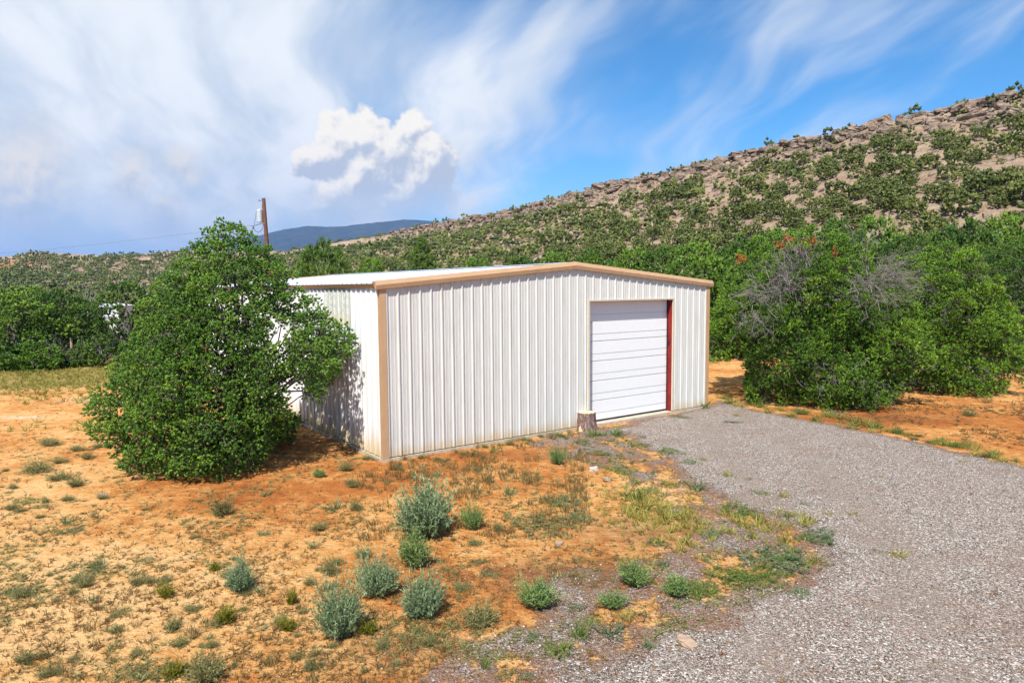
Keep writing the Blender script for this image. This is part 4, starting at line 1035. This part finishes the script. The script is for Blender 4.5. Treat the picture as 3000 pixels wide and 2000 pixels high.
WORD = dict(sage='grey sagebrush', greenbrush='green bush', dullbrush='dull green weed', yellowbrush='yellow green bush', grass='green grass tuft', yellowgrass='yellow grass tuft', drygrass='dry brown grass tuft', spiky='spiky green plant', greenmat='green weed mat', sagemat='grey weed mat', darkmat='dark green weed mat')
def plant(k, px, py, w, h, label, group=None):
    c = gpt(px, py); d = math.hypot(c[0], c[1]); ww = w * d / FPX * 1.15
    hh = h * d / FPX / math.cos(math.atan2(CAMZ, d))
    if k in ('greenmat', 'sagemat', 'darkmat'): hh = max(.06, min(hh * .5, .22))
    elif k not in ('sage', 'greenbrush', 'dullbrush', 'yellowbrush'): hh = min(hh, ww * 1.3) * .95; ww *= .9
    else: hh = max(.08, hh - ww * .10) * (1.15 if k == 'sage' else 1.0)
    y = c[1] + ww * .30
    o = inst(NAMES[k], KM[k][int(rng.integers(3))], None, (c[0], y, hz(c[0], y) - .01), rng.uniform(0, 6), (ww * rng.uniform(.85, 1.1), ww * rng.uniform(.85, 1.1), hh))
    o.rotation_euler[0] = rng.normal(0, .09); o.rotation_euler[1] = rng.normal(0, .09)
    tag(o, label, CATS[k], group); PLACED.append((c[0], y, ww))
for q in [
    ('sage', 1245, 1588, 176, 172, 'largest blue green sagebrush in front of the barn'),
    ('greenbrush', 1206, 1678, 104, 122, 'light green bush directly below the largest sagebrush'),
    ('sage', 1097, 1760, 124, 128, 'round grey green sagebrush left of the light green bush'),
    ('sage', 1240, 1822, 104, 140, 'upright dark sagebrush with a narrow base below the light green bush'),
    ('sage', 985, 1886, 120, 170, 'grey sagebrush furthest left in the sagebrush cluster'),
    ('greenbrush', 1386, 1560, 74, 84, 'small feathery green bush right of the largest sagebrush'),
    ('greenbrush', 1577, 1797, 126, 96, 'wide dark green bush at the edge of the gravel'),
    ('dullbrush', 1403, 1842, 122, 84, 'low open grey green bush on bare soil below the sagebrush'),
    ('greenbrush', 1857, 1732, 112, 92, 'green bush with yellow tips on the gravel left of the driveway'),
    ('greenbrush', 1800, 1795, 96, 56, 'low dark green bush beside yellow weeds on the gravel'),
    ('greenbrush', 1990, 1757, 92, 72, 'bushy green weed at the left end of the green mat strip'),
    ('dullbrush', 646, 1515, 66, 86, 'thin pale bush standing alone in front of the pinyon'),
    ('sage', 692, 1740, 70, 88, 'small grey sagebrush on the orange sand left of the cluster'),
    ('dullbrush', 586, 2008, 130, 100, 'sparse grey bush cut by the bottom edge of the picture'),
    ('yellowbrush', 479, 1756, 50, 44, 'round yellow green bush on open sand at the left'),
    ('yellowbrush', 649, 1834, 66, 58, 'larger yellow green bush on open sand below the small sagebrush'),
    ('yellowbrush', 850, 1774, 40, 52, 'narrow yellowish bush left of the round sagebrush'),
    ('yellowbrush', 838, 1854, 54, 48, 'pale yellow bush left of the grey sagebrush'),
    ('yellowbrush', 1076, 1866, 58, 52, 'bright yellow green bush between the lower sagebrushes'),
    ('greenbrush', 1633, 1366, 50, 60, 'green bush on the gravel below the stump'),
    ('drygrass', 1423, 1412, 62, 60, 'dark upright grass clump in front of the barn wall'),
    ('drygrass', 1551, 1422, 50, 84, 'tall thin grass clump between the wall and the sage mat'),
    ('spiky', 1485, 1455, 56, 56, 'dark green spiky plant in front of the barn wall'),
    ('spiky', 972, 1498, 64, 40, 'spiky blue green plant on sand right of the thin pale bush'),
    ('spiky', 772, 1455, 40, 28, 'small spiky plant on sand nearest the pinyon shadow'),
    ('spiky', 914, 1610, 40, 40, 'upright spiky plant left of the largest sagebrush'),
    ('sagemat', 1587, 1560, 165, 60, 'wide dry grey mat of sage on the sand'),
    ('darkmat', 1660, 1480, 100, 40, 'dark green weed patch above the wide sage mat'),
    ('darkmat', 1700, 1528, 80, 50, 'dark weed patch right of the wide sage mat'),
    ('yellowgrass', 1893, 1500, 90, 60, 'tall yellow green grass patch on the left edge of the driveway'),
    ('grass', 1870, 1470, 80, 60, 'green grass at the top of the yellow grass patch'),
    ('yellowgrass', 1960, 1530, 90, 60, 'yellow grass at the lower end of the grass patch'),
    ('grass', 1640, 1932, 100, 56, 'green grass clump at the bottom of the picture'),
    ('grass', 1704, 1878, 90, 70, 'leafy grass clump right of the bottom grass'),
    ('spiky', 1792, 1870, 84, 62, 'spiky green weed on gravel at the bottom'),
    ('yellowgrass', 1837, 1824, 66, 34, 'low yellow grass beside the spiky weed on gravel'),
    ('greenmat', 2040, 1735, 120, 50, 'green weed mat in the left part of the mat strip'),
    ('greenmat', 2178, 1714, 150, 50, 'long green weed mat in the middle of the mat strip'),
    ('darkmat', 2290, 1660, 170, 60, 'dark green weed mat in the right part of the mat strip'),
    ('greenmat', 2168, 1515, 110, 44, 'green weed clump on the driveway side of the yellow grass'),
    ('yellowgrass', 2367, 1545, 60, 40, 'yellow grass tuft on the tip of the weed strip'),
    ('yellowgrass', 2326, 1519, 50, 34, 'yellow green tuft just above the tip of the weed strip'),
    ('darkmat', 2400, 1585, 100, 34, 'thin dark weed strip on the gravel tip'),
    ('yellowgrass', 2396, 1652, 50, 44, 'orange yellow grass tuft on the driveway'),
    ('yellowgrass', 2648, 1638, 60, 28, 'lone yellow green tuft in the middle of the driveway'),
    ('darkmat', 2357, 1753, 60, 40, 'dark weed at the lower gravel edge'),
    ('spiky', 2046, 1440, 56, 56, 'blue green spiky weed on the gravel'),
    ('yellowgrass', 2138, 1399, 42, 26, 'small bright yellow tuft near the blue green spiky weed'),
    ('grass', 1742, 1280, 60, 34, 'green grass at the right foot of the stump'),
    ('grass', 1811, 1280, 60, 36, 'green grass below the bottom of the roll-up door'),
    ('grass', 1965, 1200, 44, 36, 'green grass at the foot of the red door jamb'),
    ('grass', 2066, 1198, 50, 40, 'green grass at the right front corner of the barn'),
    ('yellowgrass', 2538, 1243, 34, 30, 'round pale yellow tuft on the far edge of the driveway'),
    ('spiky', 2452, 1222, 44, 30, 'green weed beside the low skirt of the broad juniper'),
    ('dullbrush', 1008, 1382, 50, 44, 'green weed at the left front corner of the barn'),
]: plant(*q[:6])
def spot(px, py):
    if px > 2200: return 'right of the driveway'
    if py < 1450: return 'left of the pinyon' if px < 480 else 'close to the barn'
    if py > 1760: return 'at the bottom left corner' if px < 420 else 'along the bottom edge'
    return 'at the left edge' if px < 300 else 'between pinyon and yellow bushes' if px < 760 else 'around the sagebrush cluster'
G1 = 'small weeds on the orange sand'; G2 = 'small tufts on the gravel driveway'; G3 = 'grass along the far driveway edge'
for k, px, py, w, h in [('dullbrush', 396, 1716, 42, 40), ('dullbrush', 218, 1710, 50, 30), ('drygrass', 281, 1794, 50, 34), ('drygrass', 253, 1856, 52, 40), ('darkmat', 210, 1564, 44, 16), ('dullbrush', 189, 1469, 36, 26), ('greenmat', 103, 1492, 40, 24), ('greenmat', 52, 1480, 70, 22), ('dullbrush', 160, 1412, 60, 34), ('dullbrush', 166, 1360, 40, 26), ('dullbrush', 247, 1349, 34, 28), ('dullbrush', 218, 1326, 40, 26), ('dullbrush', 281, 1314, 30, 24), ('dullbrush', 86, 1390, 80, 44), ('dullbrush', 132, 1309, 60, 26), ('yellowbrush', 623, 1676, 32, 30), ('spiky', 772, 1572, 40, 24), ('drygrass', 540, 1755, 36, 40), ('spiky', 752, 1742, 36, 36), ('dullbrush', 960, 1690, 60, 60), ('dullbrush', 930, 1560, 50, 40), ('dullbrush', 1352, 1738, 62, 42), ('darkmat', 1393, 1656, 60, 22), ('darkmat', 1441, 1693, 60, 26), ('drygrass', 1150, 1380, 60, 40), ('dullbrush', 1060, 1640, 50, 50), ('yellowbrush', 500, 1990, 60, 50), ('drygrass', 790, 1960, 60, 60), ('drygrass', 130, 1940, 80, 50), ('drygrass', 560, 1870, 60, 50), ('dullbrush', 500, 1850, 50, 50), ('drygrass', 420, 1890, 50, 44), ('spiky', 920, 1930, 40, 30), ('dullbrush', 1200, 1560, 40, 50), ('greenbrush', 930, 1400, 44, 30), ('dullbrush', 1460, 1560, 40, 40), ('dullbrush', 1040, 1500, 50, 44), ('dullbrush', 2290 + 560, 1220, 40, 30), ('drygrass', 2900, 1180, 40, 30), ('dullbrush', 2920, 1095, 60, 26)]:
    plant(k, px, py, w, h, 'small ' + WORD[k] + ' on the orange sand ' + spot(px, py), G1)
for k, px, py, w, h in [('greenmat', 1765, 1334, 70, 24), ('greenmat', 1826, 1385, 80, 26), ('greenmat', 1969, 1330, 70, 30), ('greenmat', 1959, 1426, 60, 26), ('darkmat', 1900, 1440, 50, 24), ('greenmat', 1700, 1300, 60, 24), ('greenmat', 1880, 1310, 70, 24), ('yellowgrass', 2434, 1511, 34, 18), ('yellowgrass', 2505, 1512, 40, 18), ('yellowgrass', 2525, 1528, 20, 10), ('darkmat', 2584, 1620, 36, 14), ('darkmat', 2440, 1600, 20, 14), ('darkmat', 2030, 1360, 50, 24), ('yellowgrass', 2064, 1350, 24, 18), ('greenmat', 2240, 1452, 40, 22), ('darkmat', 2195, 1406, 28, 14), ('yellowgrass', 2298, 1460, 30, 34), ('darkmat', 2360, 1480, 26, 16), ('darkmat', 2150, 1240, 50, 16), ('yellowgrass', 2160, 1220, 24, 16), ('greenmat', 2000, 1225, 60, 18), ('yellowgrass', 2867, 1338, 34, 22), ('yellowgrass', 2940, 1352, 34, 18), ('yellowgrass', 2586, 1400, 24, 12), ('yellowgrass', 2830, 1356, 24, 10), ('darkmat', 2090, 1575, 60, 30), ('darkmat', 1930, 1600, 60, 30), ('darkmat', 1560, 1880, 40, 30), ('spiky', 1565, 1870, 34, 30), ('darkmat', 1690, 1790, 60, 28), ('greenmat', 1740, 1830, 60, 30), ('spiky', 1900, 1905, 40, 44), ('darkmat', 1480, 1985, 60, 30), ('grass', 1420, 1960, 40, 50), ('darkmat', 1540, 1990, 50, 26), ('spiky', 1945, 1660, 50, 40), ('darkmat', 2090, 1650, 70, 30)]:
    plant(k, px, py, w, h, 'small ' + WORD[k] + ' in the gravel ' + ('near the stump and door' if py < 1345 else 'at the far side of the driveway' if px > 2540 else 'at the bottom edge' if py > 1780 else 'beside the driveway verge'), G2)
rg = np.random.default_rng(50)
nn = 0
while nn < 150:
    px = rg.uniform(-20, 1500); py = 1290 + 700 * rg.uniform(0, 1); c = gpt(px, py)
    if gravel_field(c[:1], c[1:2])[0] > -.1 or on_plot(c[:1], c[1:2])[0] or (270 < px < 900 and py < 1450) or rg.uniform() > .45 + 2.2 * fbm(c[:1] / 1.5, c[1:2] / 1.5, 3, 12)[0]: continue
    k = str(rg.choice(['dullbrush', 'drygrass', 'dullbrush', 'spiky', 'darkmat', 'sagemat'], p=[.3, .3, .2, .05, .05, .1])); w = rg.uniform(18, 46) * (.55 + py / 3200); plant(k, px, py, w, w * rg.uniform(.5, .9), 'small ' + WORD[k] + ' on the orange sand ' + spot(px, py), G1); nn += 1
for i in range(46):
    t = i / 46; px = 2110 + t * 880 + rg.normal(0, 8); py = np.interp(px, [2100, 2330, 2520, 2760, 3000], [1178, 1222, 1256, 1310, 1364]) + rg.normal(-8, 6)
    k = rg.choice(['yellowgrass', 'grass', 'greenmat', 'dullbrush'], p=[.4, .3, .15, .15]); w = rg.uniform(22, 44); plant(str(k), px, py, w, w * rg.uniform(.45, .8), WORD[str(k)] + ' in the line along the far edge of the driveway', G3)
for i in range(44):
    px = 1140 + i * 13 + rg.normal(0, 6); py = 1358 - (px - 1127) * .172 + rg.uniform(2, 26)
    k = rg.choice(['drygrass', 'dullbrush', 'grass'], p=[.6, .25, .15]); w = rg.uniform(18, 34); plant(str(k), px, py, w, w * rg.uniform(.6, 1.0), WORD[str(k)] + ' along the foot of the front barn wall', 'grass along the barn wall')

# uncountable dry sprigs, grass cover and chips
def cover(name, mat, tmpl, n, fn, label, size, seed, cat):
    rg = np.random.default_rng(seed); m = MB()
    x, y, k = fn(rg, n); ok = (rg.uniform(0, 1, len(x)) < k) & ~on_plot(x, y); x, y = x[ok], y[ok]; z = height(x, y)
    G = [t.get() for t in tmpl]
    for i in range(len(x)):
        V, F, A = G[rg.integers(len(G))]; s = rg.uniform(*size); a = rg.uniform(0, 6); ca, sa = math.cos(a), math.sin(a)
        m.add(np.stack([(V[:, 0] * ca - V[:, 1] * sa) * s + x[i], (V[:, 0] * sa + V[:, 1] * ca) * s + y[i], V[:, 2] * s * rg.uniform(.6, 1.1) + z[i]], -1), F, np.clip(A * .6 + rg.uniform(0, .4), 0, 1))
    tag(m.build(name, mat, tint=True), label, cat, kind='stuff')
def sprig(seed, n=6):
    return tuft(seed, n + 2, 1.3, .055, .2)
def f_sand(rg, n):
    px = rg.uniform(-100, 3100, n); py = 1150 + 900 * rg.uniform(0, 1, n) ** .8; P = np.array([gpt(a, b) for a, b in zip(px, py)])
    x, y = P[:, 0], P[:, 1]; k = np.clip(.62 + fbm(x / 1.3, y / 1.3, 4, 91) * 2.6, .04, 1) * np.where(gravel_field(x, y) > 0, .10, 1) * np.where((px > 2000), .6, 1)
    return x, y, k
cover('dry_sprigs', 'dry_weeds', [sprig(600 + i) for i in range(5)], 22000, f_sand, 'tiny dry brown sprigs scattered over the orange sand', (.035, .105), 61, 'sprigs')
def f_east(rg, n):
    px = rg.uniform(2450, 3080, n); py = rg.uniform(1085, 1350, n); P = np.array([gpt(a, b) for a, b in zip(px, py)]); x, y = P[:, 0], P[:, 1]
    return x, y, np.clip(.30 + fbm(x / 1.5, y / 1.5, 4, 19) * 2.4, .02, 1) * np.where(gravel_field(x, y) > -.1, .05, 1)
cover('east_sprigs', 'dry_weeds', [sprig(620 + i) for i in range(5)], 3200, f_east, 'tiny dry sprigs scattered over the sand right of the driveway', (.06, .20), 67, 'sprigs')
def f_green(rg, n):
    px = rg.uniform(-50, 2300, n); py = rg.uniform(1260, 1990, n); P = np.array([gpt(a, b) for a, b in zip(px, py)])
    x, y = P[:, 0], P[:, 1]; return x, y, np.clip(.10 + fbm(x / 1.0, y / 1.0, 4, 17) * 2.4, 0, 1) * np.where(poly_sd(x, y, DENSE) > .2, .02, 1)
cover('low_weeds', 'dull_brush_leaves', [sprig(640 + i, 9) for i in range(5)], 15000, f_green, 'low greenish weeds sprinkled over the sand before the barn', (.05, .13), 62, 'weeds')
def f_meadow(rg, n):
    px = rg.uniform(-250, 420, n); py = 1066 + 200 * rg.uniform(0, 1, n) ** 1.6; P = np.array([gpt(a, b) for a, b in zip(px, py)])
    x, y = P[:, 0], P[:, 1]; g = 1.0 * blob(x, y, 60, 1110, 12, 5.0) + 0.7 * blob(x, y, 240, 1090, 4, 4.5) + .5 * blob(x, y, 120, 1250, 2.4, 1.0)
    return x, y, np.clip(g - .15 + fbm(x / 1.1, y / 1.1, 3, 5) * 1.5, 0, 1)
cover('meadow_grass', 'yellow_grass_blades', [tuft(660 + i, 10, .6, .05) for i in range(4)], 5200, f_meadow, 'short yellow green grass covering the clearing at the left', (.10, .30), 63, 'grass')
def f_stalk(rg, n):
    px = rg.uniform(1050, 1720, n); py = rg.uniform(1270, 1600, n); P = np.array([gpt(a, b) for a, b in zip(px, py)]); x, y = P[:, 0], P[:, 1]
    return x, y, np.clip(.35 + fbm(x / .8, y / .8, 4, 71) * 2.6, 0, 1) * np.clip((py - (1352 - (px - 1127) * .172)) / 20, 0, 1) * np.clip((1600 - py) / 120, 0, 1)
cover('dry_stalks', 'dry_grass_blades', [tuft(740 + i, 9, .28, .03, .05) for i in range(4)], 3600, f_stalk, 'thin dry brown grass stalks on the sand before the front wall', (.10, .24), 66, 'grass')
def f_verge(rg, n):
    px = rg.uniform(1480, 2480, n); py = rg.uniform(1240, 1800, n); P = np.array([gpt(a, b) for a, b in zip(px, py)]); x, y = P[:, 0], P[:, 1]
    k = sum(w * np.exp(-((px - a) / rx) ** 2 - ((py - b) / ry) ** 2) for a, b, rx, ry, w in VB)
    return x, y, np.clip(k * (1 + fbm(x / .5, y / .5, 3, 31) * 2.2), 0, 1)
VB = [(1850, 1450, 60, 40, .9), (1930, 1510, 90, 40, .9), (2000, 1560, 110, 40, .45), (2130, 1580, 120, 40, .35), (1780, 1420, 80, 40, .4), (2230, 1545, 70, 30, .5)]
cover('verge_grass', 'yellow_grass_blades', [tuft(700 + i, 12, .5, .035, .1) for i in range(4)], 4200, f_verge, 'patchy yellow green grass along the left verge of the driveway', (.10, .26), 64, 'grass')
VB = [(1760, 1285, 60, 20, .8), (1830, 1290, 50, 18, .6), (1780, 1335, 110, 22, .4), (1890, 1370, 90, 30, .35), (2180, 1512, 50, 16, .9), (2330, 1530, 40, 20, .6), (2300, 1640, 90, 26, .9), (2200, 1690, 90, 22, .9), (2060, 1725, 80, 26, .8), (2380, 1580, 60, 16, .6), (1930, 1700, 70, 30, .4), (1600, 1500, 120, 24, .3)]
cover('verge_weeds', 'grass_blades', [tuft(720 + i, 14, .9, .04, .2) for i in range(4)], 6500, f_verge, 'low green weeds spreading over the gravel left of the driveway', (.06, .15), 65, 'weeds')
def chips():
    rg = np.random.default_rng(8); n = 26000; P = []
    x = rg.uniform(-5, 14, n); y = 6 + 22 * rg.uniform(0, 1, n) ** 1.3; g = gravel_field(x, y)
    k = np.where(g > 0, .55, np.exp(g / .35) * .75); ok = (rg.uniform(0, 1, n) < k) & ~on_plot(x, y); x, y = x[ok], y[ok]; z = height(x, y); n = len(x)
    base = np.array([(-.5, -.4, 0), (.5, -.45, 0), (.45, .5, 0), (-.4, .45, 0), (-.25, -.2, .55), (.3, -.15, .6), (.2, .25, .5), (-.2, .25, .62)])
    F0 = np.array([(0, 1, 5, 4), (1, 2, 6, 5), (2, 3, 7, 6), (3, 0, 4, 7), (4, 5, 6, 7)])
    a = rg.uniform(0, 6.28, n); s = rg.uniform(.010, .026, n); V = base[None] * s[:, None, None] * rg.uniform(.7, 1.3, (n, 8, 1))
    X = V[..., 0] * np.cos(a)[:, None] - V[..., 1] * np.sin(a)[:, None] + x[:, None]; Y = V[..., 0] * np.sin(a)[:, None] + V[..., 1] * np.cos(a)[:, None] + y[:, None]; Z = V[..., 2] + (z + np.where(gravel_field(x, y) > 0, .012, 0))[:, None]
    F = (np.arange(n)[:, None, None] * 8 + F0[None]).reshape(-1, 4)
    o = mk('gravel_chips', np.stack([X, Y, Z], -1).reshape(-1, 3), F, 'chip_stone', None, {'tint': np.repeat(rg.uniform(0, 1, n), 8)}); tag(o, 'loose grey and white gravel chips strewn on the driveway and its edges', 'gravel', kind='stuff')
def _chip(t, p, o): t.setin(p, 'Base Color', t.ramp(t.attr('tint'), [(0, (.06, .05, .045)), (.35, (.24, .20, .18)), (.75, (.40, .36, .33)), (.96, (.62, .60, .57)), (1.0, (.42, .15, .08))]))
material('chip_stone', _chip); chips()
print('tris', sum(len(m.polygons) for m in bpy.data.meshes), 'objects', len(bpy.data.objects))

# ------------------------------------------------------------------ air
def haze():
    m = bpy.data.materials.new('haze'); m.use_nodes = True; t = NT(m.node_tree)
    v = t.node('ShaderNodeVolumePrincipled'); o = t.node('ShaderNodeOutputMaterial'); t.link(v.outputs[0], o.inputs['Volume'])
    v.inputs['Color'].default_value = (0.22, 0.46, 1.0, 1); v.inputs['Density'].default_value = HAZE
    MATS['haze'] = m
    b = MB().box(-9600, 9600, -9600, 9600, -30, 560).build('haze', 'haze'); tag(b, 'thin blue air between the camera and the far mountain', 'haze', kind='stuff')
HAZE = 8.0e-5
haze()
